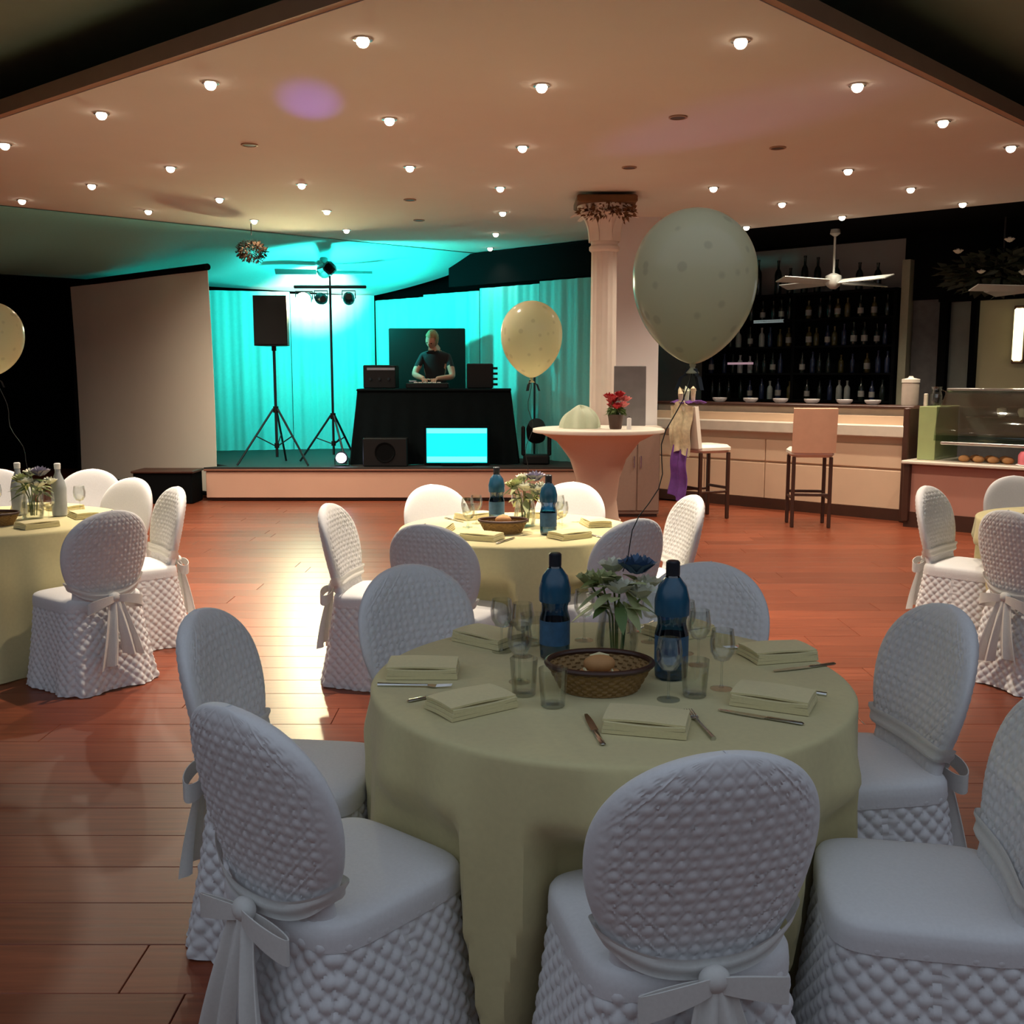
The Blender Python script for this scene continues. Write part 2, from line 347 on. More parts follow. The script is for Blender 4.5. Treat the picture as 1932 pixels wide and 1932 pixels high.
# black beam over the right-hand curtains
d = (rt-cor).normalized()
a = cor+d*1.6; b = rt+d*0.05
o = edge_trim((a.x+.1, a.y+.1), (b.x+.1, b.y+.1), 2.84, 3.28, 0.16, 'wall_header', M_black)
# platform
st = thing('stage_platform', 'low stage platform with tan front panel and dark top', 'stage', (0, 0, 0))
poly = [(-3.84, 12.82), (0.98, 12.82), (0.98, 13.5), (-2.1, 16.5), (-5.95, 15.5), (-3.64, 13.05)]
prism(poly, 0.0, 0.375).build('base', M_darkwood, st, False)
prism([(-3.86, 12.78), (0.99, 12.78), (0.99, 13.52), (-2.1, 16.52), (-5.97, 15.52), (-3.63, 13.04)], 0.375, 0.42).build('deck', mat('stage_deck_black', (0.02, 0.016, 0.014), .7), st, False)
MB().bbox((-1.43, 12.805, 0.20), (4.82, 0.03, 0.33), 0.006).build('front_panel', mat('stage_front_tan', (0.66, 0.40, 0.29), 0.6, var=0.06, scale=3), st, False)
MB().bbox((-1.43, 12.79, 0.385), (4.86, 0.05, 0.025), 0.006).build('nosing', mat('stage_nosing', (0.25, 0.10, 0.06), 0.5), st, False)
sp = thing('stage_step', 'black box step at the end of the stage beside the screen', 'step', (-4.27, 12.66, 0))
MB().bbox((0, 0, 0.19), (0.72, 0.42, 0.38), 0.01).build('box', M_black, sp, False)
MB().bbox((0, 0, 0.39), (0.76, 0.46, 0.03), 0.008).build('tread', M_darkwood, sp, False)

# projection screen
a, b = Vector((-6.52, 15.45)), Vector((-3.80, 13.04)); d = (b-a); ang = math.atan2(d.y, d.x); L = d.length
ps = thing('projection_screen', 'large white projection screen with black top bar beside the stage', 'screen', (a.x, a.y, 0), ang)
MB().slab(lambda u, v: (u*L, 0.03*sin(v*2.6)-0.01*cos(u*9), 2.86-v*2.80), 20, 12, 0.006).build('sheet', M_screen, ps)
MB().tube([(-0.05, 0, 2.90), (L+0.02, 0, 2.90)], 0.042, 12).build('top_bar', M_black, ps)
MB().tube([(0, 0, 0.05), (L, 0, 0.05)], 0.025, 10).build('bottom_bar', M_black, ps)
MB().bbox((-0.03, 0.0, 1.45), (0.05, 0.05, 2.9), 0.008).build('side_bar', M_black, ps)

# ------------------------------------------------------------------ stage equipment
def tripod(t, h, spread, leg_top, r=0.018, turn=0.5):
    MB().tube([(0, 0, 0.10), (0, 0, h)], r, 10).build('pole', M_darkmetal, t)
    MB().lathe([(0.035, leg_top-.05), (0.035, leg_top+.03)], 12).build('collar', M_blackplastic, t)
    MB().lathe([(0.03, 0.22), (0.03, 0.28)], 12).build('collar', M_blackplastic, t)
    for k in range(3):
        a = PI*1.5+k*2*PI/3+turn
        MB().tube([(0.03*cos(a), 0.03*sin(a), leg_top), (spread*cos(a), spread*sin(a), 0.015)], 0.014, 8).build('leg', M_darkmetal, t)
        MB().tube([(0.03*cos(a), 0.03*sin(a), 0.25), (spread*.5*cos(a), spread*.5*sin(a), leg_top*.52)], 0.008, 6).build('brace', M_darkmetal, t)
spk = thing('speaker_stand', 'dark tripod stand carrying the loudspeaker on the stage', 'stand', (-3.02, 13.15, 0.42)); tripod(spk, 1.52, 0.52, 0.72, 0.018, PI/3)
ls = thing('loudspeaker', 'black loudspeaker mounted on the tripod stand', 'loudspeaker', (-3.02, 13.15, 1.93))
def spkbody(u, v): pass
poly = [(-0.21, -0.16), (0.21, -0.16), (0.20, 0.0), (0.12, 0.17), (-0.12, 0.17), (-0.20, 0.0)]
prism(poly, 0.0, 0.62).build('cabinet', M_blackplastic, ls, False)
MB().slab(lambda u, v: (-0.195+0.39*u, -0.168-0.012*sin(PI*u), 0.02+0.58*v), 12, 12, 0.006).build('grille', M_blackplastic, ls)
MB().lathe([(0.03, 0), (0.03, -0.06)], 12).build('pole_socket', M_blackplastic, ls)
lst = thing('lighting_stand', 'tall tripod lighting stand with a crossbar of stage lamps', 'stand', (-2.36, 13.55, 0.42)); tripod(lst, 2.27, 0.45, 0.62, 0.016, PI/6)
MB().bbox((0, 0, 2.28), (0.94, 0.04, 0.04), 0.008).build('crossbar', M_darkmetal, lst)
MB().tube([(0, 0, 2.3), (0, 0, 2.42)], 0.012, 8).build('spigot', M_darkmetal, lst)
M_hot = mat('hot_par_lens', (1, 1, 1), 0.3, emit=(1.0, 0.90, 0.48), estr=1100)
def parcan(x, z, aim, label, lensm, r=0.075):
    t = thing('stage_lamp', label, 'stage lamp', (-2.36+x, 13.55, z), 0, None)
    q = Vector(aim).normalized().to_track_quat('Z', 'Y').to_matrix()
    MB().lathe([(r*.55, -0.16), (r*.95, -0.10), (r, 0.04), (r*1.02, 0.12 if r > .09 else .05), (r*.97, 0.12 if r > .09 else .05), (r*.94, 0.02)], 18, M=q).build('can', M_darkmetal, t)
    MB().lathe([(r*.93, 0.024), (r*.6, 0.034), (r*.2, 0.037)], 18, M=q).build('lens', lensm, t)
    MB().tube([(-r-.01, 0, 0), (-r-.01, 0, 0.10), (r+.01, 0, 0.10), (r+.01, 0, 0)], 0.008, 6).build('yoke', M_darkmetal, t)
    return t
M_tlens = mat('teal_par_lens', (1, 1, 1), 0.3, emit=(0.05, 1.0, 0.9), estr=20)
pc = parcan(-0.34, 2.54, (0.08, -1, -0.17), 'blazing warm stage lamp hanging under the crossbar end', M_hot, 0.10)
lamp('SPOT', 'stage_lamp_beam', (0.0, -0.14, -0.03), 160, (1.0, 0.92, 0.62), (0.6, -8.5, -2.6), 0.07, 46, 0.9, pc)
pc = parcan(0.24, 2.55, (-0.15, 1, -0.1), 'teal stage lamp under the crossbar turned to the curtain', M_tlens)
lamp('SPOT', 'stage_lamp_beam', (-0.02, 0.08, -0.02), 230, (0.02, 1.0, 0.90), (0.8, 2.6, 0.0), 0.06, 165, 0.5, pc)
pc = parcan(-0.12, 2.55, (-0.35, 1, 0.12), 'white-teal stage lamp under the middle of the crossbar', M_tlens)
lamp('SPOT', 'stage_lamp_beam', (-0.02, 0.08, 0.0), 170, (0.06, 1.0, 0.90), (-0.5, 1.6, 0.9), 0.06, 165, 0.6, pc)
lamp('SPOT', 'stage_lamp_beam', (-0.03, 0.10, 0.0), 1700, (1.0, 0.98, 0.82), (-0.62, 2.6, 0.50), 0.05, 44, 1.0, pc)
mh = thing('effect_light', 'black faceted effect light on top of the lighting stand', 'stage lamp', (-2.36, 13.55, 2.86))
q = Matrix.Rotation(PI/4, 3, 'Y')
MB().bbox((0, 0, 0.08), (0.15, 0.15, 0.15), 0.03, q).build('housing', M_blackplastic, mh)
MB().lathe([(0.045, 0), (0.05, 0.02), (0.03, 0.025)], 16, c=(0, -0.076, 0.08), M=Matrix.Rotation(PI/2, 3, 'X')).build('lens', M_black, mh)
# LED par on the stage edge
lp = thing('floor_spotlight', 'small glowing blue-white spotlight on the stage edge', 'spotlight', (-2.16, 12.98, 0.42))
MB().lathe([(0.05, -0.08), (0.075, -0.03), (0.08, 0.05), (0.07, 0.05)], 16, c=(0, 0, 0.10), M=Matrix.Rotation(PI*0.42, 3, 'X')).build('housing', M_blackplastic, lp)
MB().sphere((0, -0.055, 0.105), (0.066, 0.03, 0.066), 14, 8).build('lens', mat('blue_white_led', (1, 1, 1), .3, emit=(0.62, 0.66, 1.0), estr=18), lp)
MB().tube([(-.09, 0, .1), (-.09, 0, .005), (.09, 0, .005), (.09, 0, .1)], 0.008, 6).build('bracket', M_darkmetal, lp)
lamp('SPOT', 'floor_spotlight_beam', (0.0, -0.14, 0.12), 1300, (0.24, 0.12, 1.0), (0.86, -6.1, 2.88), 0.02, 4.4, 1.0, lp)
lamp('SPOT', 'floor_spotlight_beam', (0.02, -0.14, 0.12), 260, (0.5, 0.3, 1.0), (3.6, -5.5, 2.88), 0.02, 11.0, 1.0, lp)
# DJ booth
dj = thing('dj_booth', 'black cloth-covered disc jockey table in the middle of the stage', 'table', (-1.0, 13.55, 0.42))
def skirtfn(u, v):
    s = u*4-2; w0, w1, d0, d1 = 0.98, 1.08, 0.34, 0.38
    W = w0+(w1-w0)*v; D = d0+(d1-d0)*v; fold = 0.02*sin(u*90)*v
    if u < .2: x, y = -W, D-(2*D)*(u/.2)
    elif u > .8: x, y = W, -D+(2*D)*((u-.8)/.2)
    else: x, y = -W+2*W*(u-.2)/.6, -D
    return (x+(fold if u < .2 or u > .8 else 0), y+(fold if .2 <= u <= .8 else 0), 0.95*(1-v)+0.006)
MB().slab(skirtfn, 120, 8, 0.006).build('skirt', M_blackcloth, dj)
MB().bbox((0, 0, 0.955), (1.98, 0.74, 0.03), 0.008).build('top', M_blackcloth, dj, False)
for sx in (-.9, .9):
    for sy in (-.3, .3): MB().tube([(sx, sy, 0), (sx, sy, 0.94)], 0.018, 8).build('leg', M_darkmetal, dj)
sb = thing('subwoofer', 'low black subwoofer box in front of the booth', 'loudspeaker', (-1.60, 12.98, 0.42))
MB().bbox((0, 0, 0.18), (0.56, 0.22, 0.36), 0.012).build('cabinet', M_blackplastic, sb, False)
MB().lathe([(0.13, 0), (0.125, 0.012), (0.10, 0.0), (0.04, -0.02)], 20, c=(0, -0.112, 0.18), M=Matrix.Rotation(PI/2, 3, 'X')).build('cone', M_black, sb)
tv = thing('lit_screen', 'glowing cyan flat screen standing in front of the booth', 'screen', (-0.70, 13.0, 0.42))
MB().bbox((0, 0.02, 0.26), (0.84, 0.05, 0.50), 0.008).build('frame', M_black, tv, False)
MB().bbox((0, -0.012, 0.26), (0.77, 0.014, 0.44), 0.003).build('panel', mat('cyan_screen', (0, .1, .1), .4, emit=(0.0, 0.95, 1.0), estr=1.0), tv, False)
mwh = mat('pale_cyan_screen', (0, .1, .1), .4, emit=(0.22, 1.0, 1.0), estr=1.1)
MB().box((0, -0.0205, 0.445), (0.76, 0.003, 0.06)).build('light_band', mwh, tv, False)
MB().box((0, -0.0205, 0.085), (0.76, 0.003, 0.07)).build('light_band', mwh, tv, False)
MB().bbox((0, 0.02, 0.02), (0.4, 0.16, 0.03), 0.005).build('foot', M_black, tv, False)
bk = thing('black_display', 'large black display panel standing behind the disc jockey', 'screen', (-1.18, 14.42, 0.42))
MB().bbox((0, 0, 1.36), (1.06, 0.05, 0.86), 0.01).build('panel', mat('dark_green_display', (0.004, 0.008, 0.007), 0.4, spec=0.15), bk, False)
for sx in (-.4, .4): MB().tube([(sx, 0.03, 0.01), (sx, 0.03, 1.1)], 0.02, 8).build('post', M_darkmetal, bk)
MB().bbox((0, 0.03, 0.015), (1.0, 0.4, 0.03), 0.006).build('foot', M_darkmetal, bk, False)
def gear(name, label, cat, x, y, dims, extra=None):
    t = thing(name, label, cat, (x, y, 1.395)); MB().bbox((0, 0, dims[2]/2), dims, 0.01).build('case', M_blackplastic, t, False); return t
t = gear('amplifier_rack', 'stacked black amplifier rack on the booth end by the speaker', 'audio gear', -1.72, 13.6, (0.42, 0.4, 0.30))
MB().box((0.02, -0.203, 0.25), (0.36, 0.006, 0.03)).build('panel_strip', M_steel, t, False)
for k in range(3): MB().lathe([(0.02, 0), (0.018, 0.02)], 10, c=(-0.12+0.12*k, -0.20, 0.12), M=Matrix.Rotation(PI/2, 3, 'X')).build('knob', M_darkmetal, t)
t = gear('equipment_case', 'black equipment case on the booth end by the balloon', 'audio gear', -0.42, 13.65, (0.34, 0.36, 0.32))
for k in range(4): MB().box((0.19, -0.05, 0.05+0.07*k), (0.08, 0.2, 0.03)).build('fin', M_blackplastic, t, False)
t = gear('mixing_desk', 'black mixing desk with white keys under the performer hands', 'audio gear', -1.10, 13.50, (0.55, 0.3, 0.07))
for k in range(6): MB().box((-0.15+0.06*k, -0.09, 0.075), (0.045, 0.08, 0.012)).build('key', mat('white_key', (0.75, 0.75, 0.7), .4), t, False)
MB().bbox((-0.2, 0.06, 0.09), (0.1, 0.1, 0.03), .006).build('screen_unit', M_steel, t, False)
# dark lamp stand behind the balloon
t = thing('moving_light', 'black moving-head light on a short base by the curtain', 'stage lamp', (0.315, 13.3, 0.42))
MB().bbox((0, 0, 0.06), (0.34, 0.3, 0.12), 0.02).build('base', M_blackplastic, t, False)
for s in (-1, 1): MB().bbox((s*0.17, 0, 0.30), (0.05, 0.12, 0.38), 0.015).build('yoke_arm', M_blackplastic, t, False)
MB().lathe([(0.06, -0.16), (0.12, -0.1), (0.13, 0.05), (0.10, 0.14)], 16, c=(0, 0, 0.42), M=Matrix.Rotation(0.7, 3, 'X')).build('head', M_blackplastic, t)
t = thing('microphone_stand', 'thin black microphone stand behind the cream balloon', 'stand', (0.30, 13.75, 0.42))
MB().lathe([(0.15, 0), (0.15, 0.015), (0.03, 0.03)], 18).build('base', M_darkmetal, t)
MB().tube([(0, 0, 0.02), (0, 0, 1.28)], 0.014, 8).build('pole', M_darkmetal, t)
MB().lathe([(0.02, 1.26), (0.035, 1.32), (0.045, 1.38), (0.03, 1.44), (0.01, 1.45)], 12).build('microphone', M_blackplastic, t)

# ------------------------------------------------------------------ performer
def person():
    # joints (local, facing -Y); standing 1.76 m, leaning over the desk
    J = {'pel': (0, 0, 0.95, .135, .10), 'wai': (0.0, -0.02, 1.10, .15, .10), 'che': (0.01, -0.10, 1.32, .185, .115), 'nk': (0.0, -0.15, 1.46, .07, .07), 'hd': (-0.02, -0.22, 1.55, .05, .05),
         'shl': (-0.17, -0.11, 1.39, .065, .06), 'ell': (-0.27, -0.22, 1.15, .05, .045), 'wrl': (-0.12, -0.42, 1.098, .030, .026),
         'shr': (0.18, -0.10, 1.39, .065, .06), 'elr': (0.25, -0.20, 1.12, .05, .045), 'wrr': (0.03, -0.40, 1.098, .030, .026),
         'hil': (-0.09, 0, 0.90, .09, .09), 'knl': (-0.10, -0.03, 0.50, .062, .062), 'anl': (-0.11, 0.02, 0.09, .042, .045), 'tol': (-0.12, -0.16, 0.035, .04, .03),
         'hir': (0.09, 0, 0.90, .09, .09), 'knr': (0.11, -0.02, 0.50, .062, .062), 'anr': (0.12, 0.03, 0.09, .042, .045), 'tor': (0.13, -0.15, 0.035, .04, .03)}
    Ed = [('pel', 'wai'), ('wai', 'che'), ('che', 'nk'), ('nk', 'hd'), ('che', 'shl'), ('shl', 'ell'), ('ell', 'wrl'), ('che', 'shr'), ('shr', 'elr'), ('elr', 'wrr'),
          ('pel', 'hil'), ('hil', 'knl'), ('knl', 'anl'), ('anl', 'tol'), ('pel', 'hir'), ('hir', 'knr'), ('knr', 'anr'), ('anr', 'tor')]
    ks = list(J); me = bpy.data.meshes.new('body')
    me.from_pydata([J[k][:3] for k in ks], [(ks.index(a), ks.index(b)) for a, b in Ed], [])
    o = bpy.data.objects.new('body_skeleton', me); C.objects.link(o)
    sk = o.modifiers.new('skin', 'SKIN'); ss = o.modifiers.new('sub', 'SUBSURF'); ss.levels = 2; ss.render_levels = 2
    for i, k in enumerate(ks):
        v = me.skin_vertices[0].data[i]; v.radius = J[k][3:5]; v.use_root = (k == 'pel')
    dg = bpy.context.evaluated_depsgraph_get(); ev = o.evaluated_get(dg); em = ev.to_mesh()
    mb = MB(); mb.add([tuple(v.co) for v in em.vertices], [tuple(p.vertices) for p in em.polygons]); ev.to_mesh_clear()
    bpy.data.objects.remove(o)
    # head with brow, nose, chin and ears, turned down towards the desk
    R = Matrix.Rotation(0.55, 3, 'X') @ Matrix.Rotation(-0.35, 3, 'Z'); hc = Vector((-0.03, -0.235, 1.605))
    def hv(p):
        x, y, z = p
        k = 1-0.25*max(0, -z/0.115); x *= k; y *= (1-0.1*max(0, -z/.115))
        if y < -0.07: y += 0.004*abs(sin(x*40))
        if y < -.06 and abs(x) < .018 and -.035 < z < .012: y -= 0.018*(1-abs(x)/.018)
        return R @ Vector((x, y, z)) + hc
    h = MB(); h.sphere((0, 0, 0), (0.077, 0.098, 0.115), 28, 20); mb.add([hv(p) for p in h.v], h.f)
    for s in (-1, 1):
        e = MB(); e.sphere((s*0.078, 0.005, -0.01), (0.012, 0.022, 0.032), 8, 6); mb.add([R @ Vector(p)+hc for p in e.v], e.f)
    # hands: palm, four fingers of unequal length, thumb from the side of the palm
    for wx, s in ((Vector(J['wrl'][:3]), 1), (Vector(J['wrr'][:3]), -1)):
        dirn = Vector((0.12*s, -0.9, -0.17)).normalized(); side = Vector((1, 0.25*s, 0)).normalized(); p0 = wx+dirn*0.02
        mb.sphere(p0+dirn*0.04, (0.042, 0.05, 0.016), 12, 8, Matrix.Rotation(0.2*s, 3, 'Z'))
        for k in range(4):
            b = p0+dirn*0.075+side*(0.03-0.02*k); Lf = (0.062, 0.075, 0.07, 0.054)[k]
            mb.tube([b, b+dirn*Lf*.5+Vector((0, 0, .006)), b+dirn*Lf+Vector((0, 0, -0.018))], [.009, .0085, .006], 8)
        b = p0+dirn*0.02+side*(0.04*s); mb.tube([b, b+side*(.025*s)+dirn*.02, b+side*(.03*s)+dirn*.05], [.011, .010, .007], 8)
    t = thing('person', 'blond person in black leaning over the mixing desk with bare forearms', 'person', (-1.04, 14.06, 0.42))
    body = mb.build('body', M_shirt, t); me = body.data; me.materials.append(M_skin)
    for p in me.polygons:
        c = p.center
        arm = (abs(c.x) > 0.13 and c.z < 1.27 and c.y < -0.12) or (c.y < -0.27 and c.z < 1.3)
        if arm or c.z > 1.47: p.material_index = 1
    hm = MB(); h = MB(); h.sphere((0, 0.012, 0.02), (0.088, 0.108, 0.118), 24, 18)
    keep = [i for i, p in enumerate(h.v) if not (p[1] < -0.045 and p[2] < 0.078) and p[2] > -0.085]
    mp = {k: i for i, k in enumerate(keep)}
    fs = [tuple(mp[i] for i in f) for f in h.f if all(i in mp for i in f)]
    rd = random.Random(3)
    hm.add([R @ (Vector(h.v[k])*rd.uniform(.97, 1.05))+hc for k in keep], fs)
    hm.build('hair', M_hair, t)
    ey = MB()
    for s in (-1, 1): e = MB(); e.sphere((s*0.03, -0.088, 0.005), 0.009, 8, 6); ey.add([R @ Vector(p)+hc for p in e.v], e.f)
    ey.build('eyes', M_black, t)
    return t
person()

# ------------------------------------------------------------------ ceiling fans
def fan(loc, label, rz, rod, m, bl=0.62, group=None):
    t = thing('ceiling_fan', label, 'fan', loc, rz)
    MB().tube([(0, 0, 0.10), (0, 0, rod)], 0.014, 8).build('rod', m, t)
    MB().lathe([(0.05, rod), (0.06, rod-.05), (0.02, rod-.08)], 14).build('canopy', m, t)
    MB().lathe([(0.03, 0.12), (0.09, 0.09), (0.10, 0.02), (0.07, -0.03), (0.03, -0.06)], 18).build('motor', m, t)
    for k in range(4):
        a = k*PI/2; R = Matrix.Rotation(a, 3, 'Z')
        MB().slab(lambda u, v: R @ Vector((0.10+bl*u, (v-.5)*(0.09+0.06*u), 0.02+(v-.5)*0.05)), 8, 3, 0.01).build('blade', m, t)
    return t
M_fand = mat('dark_fan', (0.03, 0.045, 0.04), 0.5); M_fans = mat('silver_fan', (0.55, 0.58, 0.55), 0.35, metal=0.4)
fan((-2.55, 14.2, 2.93), 'dark ceiling fan under the teal-lit canopy', 0.15, 0.22, M_fand, 0.55)
fan((3.75, 12.2, 2.62), 'silver ceiling fan hanging before the bar shelves', 0.5, 0.62, M_fans, 0.72)
fan((5.35, 10.7, 2.42), 'silver ceiling fan hanging before the lit window blind', 0.2, 0.80, M_fans, 0.6)
t = thing('hanging_basket', 'brown dried foliage ball hanging near the canopy edge', 'decoration', (-3.0, 12.1, 2.98))
MB().tube([(0, 0, .18), (0, 0, .31)], 0.006, 6).build('cord', M_rope, t)
def leafclump(n, rad, size, seed, zs=0.6, up=False):
    rd = random.Random(seed); mb = MB()
    for k in range(n):
        d = Vector((rd.gauss(0, 1), rd.gauss(0, 1), rd.gauss(0, 1))).normalized(); p = Vector((d.x*rad, d.y*rad, d.z*rad*zs))*rd.uniform(.55, 1)
        s = size*rd.uniform(.6, 1.2); a = d.cross(Vector((rd.random(), rd.random(), rd.random()))).normalized(); b = (d+Vector((rd.uniform(-.6, .6), rd.uniform(-.6, .6), rd.uniform(-.6, .6)))).normalized()
        mb.add([p-b*s*.5, p+a*s*.28, p+b*s*.6+Vector((0, 0, -.1*s)), p-a*s*.28, p+a.cross(b)*s*.08], [(0, 1, 4), (1, 2, 4), (2, 3, 4), (3, 0, 4)])
    return mb
o = leafclump(1100, 0.19, 0.032, 5, 0.7).build('foliage', mat('dark_brown_foliage', (0.022, 0.013, 0.007), .95, var=.4, spec=0.05), t); o['kind'] = 'stuff'

# ------------------------------------------------------------------ column and pillar wall
t = thing('column', 'round cream column with a flared capital crowned by dried leaves', 'column', (0.91, 10.35, 0))
MB().lathe([(0.20, 0), (0.20, 0.10), (0.17, 0.13), (0.165, 0.2), (0.14, 0.24)], 28).build('base', M_column, t)
MB().grid(lambda u, v: ((0.135-0.006*abs(sin(u*14*PI)))*(1-.06*v)*cos(2*PI*u), (0.135-0.006*abs(sin(u*14*PI)))*(1-.06*v)*sin(2*PI*u), 0.22+2.58*v), 112, 6, True).build('shaft', M_column, t)
MB().lathe([(0.128, 2.76), (0.15, 2.78), (0.15, 2.81), (0.13, 2.83), (0.15, 2.95), (0.19, 3.08), (0.27, 3.18), (0.27, 3.2)], 28).build('capital', M_column, t)
for k in range(8):
    a = k*PI/4
    R = Matrix.Rotation(a, 3, 'Z')
    MB().slab(lambda u, v: R @ Vector((0.145+0.16*v*v*1.2, (u-.5)*0.12*(1-.7*v*v), 2.86+0.30*sin(v*1.9)-0.05*v)), 4, 8, 0.012).build('leaf', M_column, t)
MB().bbox((0, 0, 3.235), (0.58, 0.58, 0.07), 0.012).build('abacus', M_leafdry, t, False)
o = leafclump(700, 0.30, 0.06, 9, 0.35); o2 = o.build('dried_leaves', M_leafdry, t, loc=(0.02, -0.06, 3.15)); o2['kind'] = 'stuff'
struct(MB().box((1.32, 11.85, 1.65), (0.66, 0.34, 3.30)).build('wall_pillar', M_white, smooth=False))
struct(MB().box((1.335, 12.75, 1.65), (0.60, 0.4, 3.28)).build('wall_return', M_white, smooth=False))

t = thing('side_cabinet', 'brown low cabinet in shadow behind the cocktail table', 'cabinet', (1.38, 11.45, 0))
MB().bbox((0, 0, 0.5), (0.5, 0.36, 0.94), 0.01).build('body', mat('taupe_cabinet', (0.26, 0.17, 0.13), .6), t, False)
for sx in (-.125, .125): d_ = MB().bbox((sx, -0.185, 0.5), (0.24, 0.02, 0.86), 0.006).build('door', mat('taupe_cabinet', (0.26, 0.17, 0.13), .6), t, False); MB().tube([(sx*.3, -0.205, .55), (sx*.3, -0.205, .68)], .008, 6).build('handle', M_steel, d_)
MB().bbox((0, 0, 0.985), (0.54, 0.40, 0.03), 0.006).build('top', M_marble, t, False)
MB().box((0, 0, 0.015), (0.46, 0.32, 0.03)).build('plinth', M_darkwood, t, False)
# ------------------------------------------------------------------ bar frame (local x runs along the counter, +y behind it)
B0 = Vector((1.79, 13.04, 0)); BA = math.atan2(-2.16, 2.37)
BR = Matrix.Rotation(BA, 3, 'Z')
def bp(x, y, z=0): return B0 + BR @ Vector((x, y, z))
def bthing(name, label, cat, x, y, z=0, rz=0, group=None): return thing(name, label, cat, bp(x, y, z), BA+rz, group)
def bstruct(name, mb, m): o = mb.build(name, m, smooth=False); o.location = B0; o.rotation_euler = (0, 0, BA); return struct(o)
bstruct('wall_bar', MB().box((0.2, 2.55, 1.95), (4.9, 0.12, 3.9)), M_grey)
bstruct('wall_bar_header', MB().box((0.9, 2.44, 3.45), (3.4, 0.1, 0.3)), M_black)
bstruct('wall_bar_end', MB().box((2.27, 2.36, 1.5), (0.10, 0.34, 3.0)), mat('pale_olive_post', (0.34, 0.34, 0.24), 0.6))
# stone pier and window bay
bstruct('wall_stone', MB().box((2.50, 2.42, 1.4), (0.34, 0.18, 2.8)), M_stone)
bstruct('wall_upper', MB().box((4.4, 2.42, 3.15), (4.4, 0.2, 1.3)), M_black)
bstruct('wall_lower', MB().box((4.6, 2.42, 0.5), (3.9, 0.2, 1.0)), M_stone)
wn = bstruct('window_1', MB().box((2.72, 2.38, 1.75), (0.10, 0.16, 1.5)).box((3.08, 2.38, 1.75), (0.07, 0.16, 1.5)).box((4.4, 2.38, 1.75), (0.08, 0.16, 1.5)).box((3.6, 2.38, 2.50), (1.9, 0.16, 0.07)), M_black)
MB().box((2.90, 2.42, 1.75), (0.32, 0.02, 1.45)).build('pane', M_frost, wn, False)
MB().box((3.74, 2.42, 1.75), (1.26, 0.02, 1.45)).build('blind', M_blind, wn, False)
t = bthing('wall_lamp', 'bright yellow upright tube lamp on the window blind', 'lamp', 3.60, 2.33, 1.72)
MB().bbox((0, 0.02, 0.32), (0.14, 0.03, 0.68), 0.006).build('back_plate', M_darkwood, t, False)
MB().bbox((0, -0.02, 0.32), (0.11, 0.06, 0.62), 0.02).build('tube', mat('yellow_lamp_glow', (1, 1, 1), .4, emit=(1.0, 0.86, 0.42), estr=2.2), t)
# dark roof soffit over the bar
bstruct('ceiling_soffit', MB().box((2.6, 1.6, 3.36), (6.6, 2.0, 0.06)), M_black)
# hanging flowers
rd = random.Random(21)
t = bthing('hanging_garland', 'dark hanging foliage garland dotted with pale flowers above the display case', 'garland', 3.6, 1.6, 2.72)
o = leafclump(420, 0.34, 0.10, 12, 0.75).build('foliage', mat('dark_ivy', (0.02, 0.03, 0.014), 0.6, var=.4), t); o['kind'] = 'stuff'; o.scale = (2.2, .8, 1)  # dark green leaf colour throughout
MB().tube([(0, 0, 0.1), (0, 0, 0.6)], 0.01, 6).build('cord', M_rope, t)
def rose(mb, c, r, seed=0, n=3):
    rd = random.Random(seed)
    for ringi in range(n):
        k = 5+ringi; rr = r*(0.35+0.65*ringi/(n-1))
        for j in range(k):
            a = 2*PI*j/k+ringi*.7+rd.uniform(-.2, .2)
            e = Vector((cos(a), sin(a), 0)); s = Vector((-sin(a), cos(a), 0)); h = r*(0.9-0.5*ringi/(n-1))
            b0 = Vector(c)+e*rr*.25+Vector((0, 0, -r*.3))
            mb.add([b0-s*rr*.3, b0+s*rr*.3, Vector(c)+e*rr*.85+s*rr*.42+Vector((0, 0, h*.45)), Vector(c)+e*rr*1.0+Vector((0, 0, h*.7)), Vector(c)+e*rr*.85-s*rr*.42+Vector((0, 0, h*.45)), Vector(c)+e*rr*.62+Vector((0, 0, h*.1))],
                   [(0, 1, 5), (1, 2, 5), (2, 3, 5), (3, 4, 5), (4, 0, 5)])
    mb.sphere(Vector(c)+Vector((0, 0, -r*.05)), r*.35, 8, 6)
    return mb
for k, (dx, dz, r) in enumerate([(-0.38, 0.22, .06), (0.16, 0.30, .06), (-0.12, -0.02, .05), (0.34, -0.06, .075), (-0.02, -0.20, .06), (0.5, 0.12, .05)]):
    rose(MB(), (0, 0, 0), r, k).build('flower', M_petalw, t, loc=(dx, -0.34, dz))
# counter
t = bthing('bar_counter', 'long tan panelled bar counter with dark plinth and stone ledge', 'counter', 0, 0)
MB().box((1.55, 0.34, 0.06), (3.30, 0.56, 0.12)).build('plinth', M_darkwood, t, False)
MB().box((1.55, 0.36, 0.62), (3.30, 0.52, 1.0)).build('carcass', M_bar, t, False)
for k in range(4): MB().bbox((-0.10+0.412+k*0.825, 0.085, 0.33), (0.815, 0.04, 0.42), 0.008).build('lower_panel', M_bar, t, False)
for k in range(2): MB().bbox((-0.10+0.825+k*1.65, 0.085, 0.69), (1.64, 0.04, 0.26), 0.008).build('upper_panel', M_bar, t, False)
MB().bbox((1.55, 0.20, 0.965), (3.34, 0.46, 0.13), 0.012).build('ledge', M_marble, t, False)
MB().bbox((1.55, 0.45, 1.13), (3.34, 0.34, 0.14), 0.01).build('riser', M_marble, t, False)
MB().bbox((1.55, 0.42, 1.215), (3.36, 0.46, 0.035), 0.008).build('top', M_darkwood, t, False)
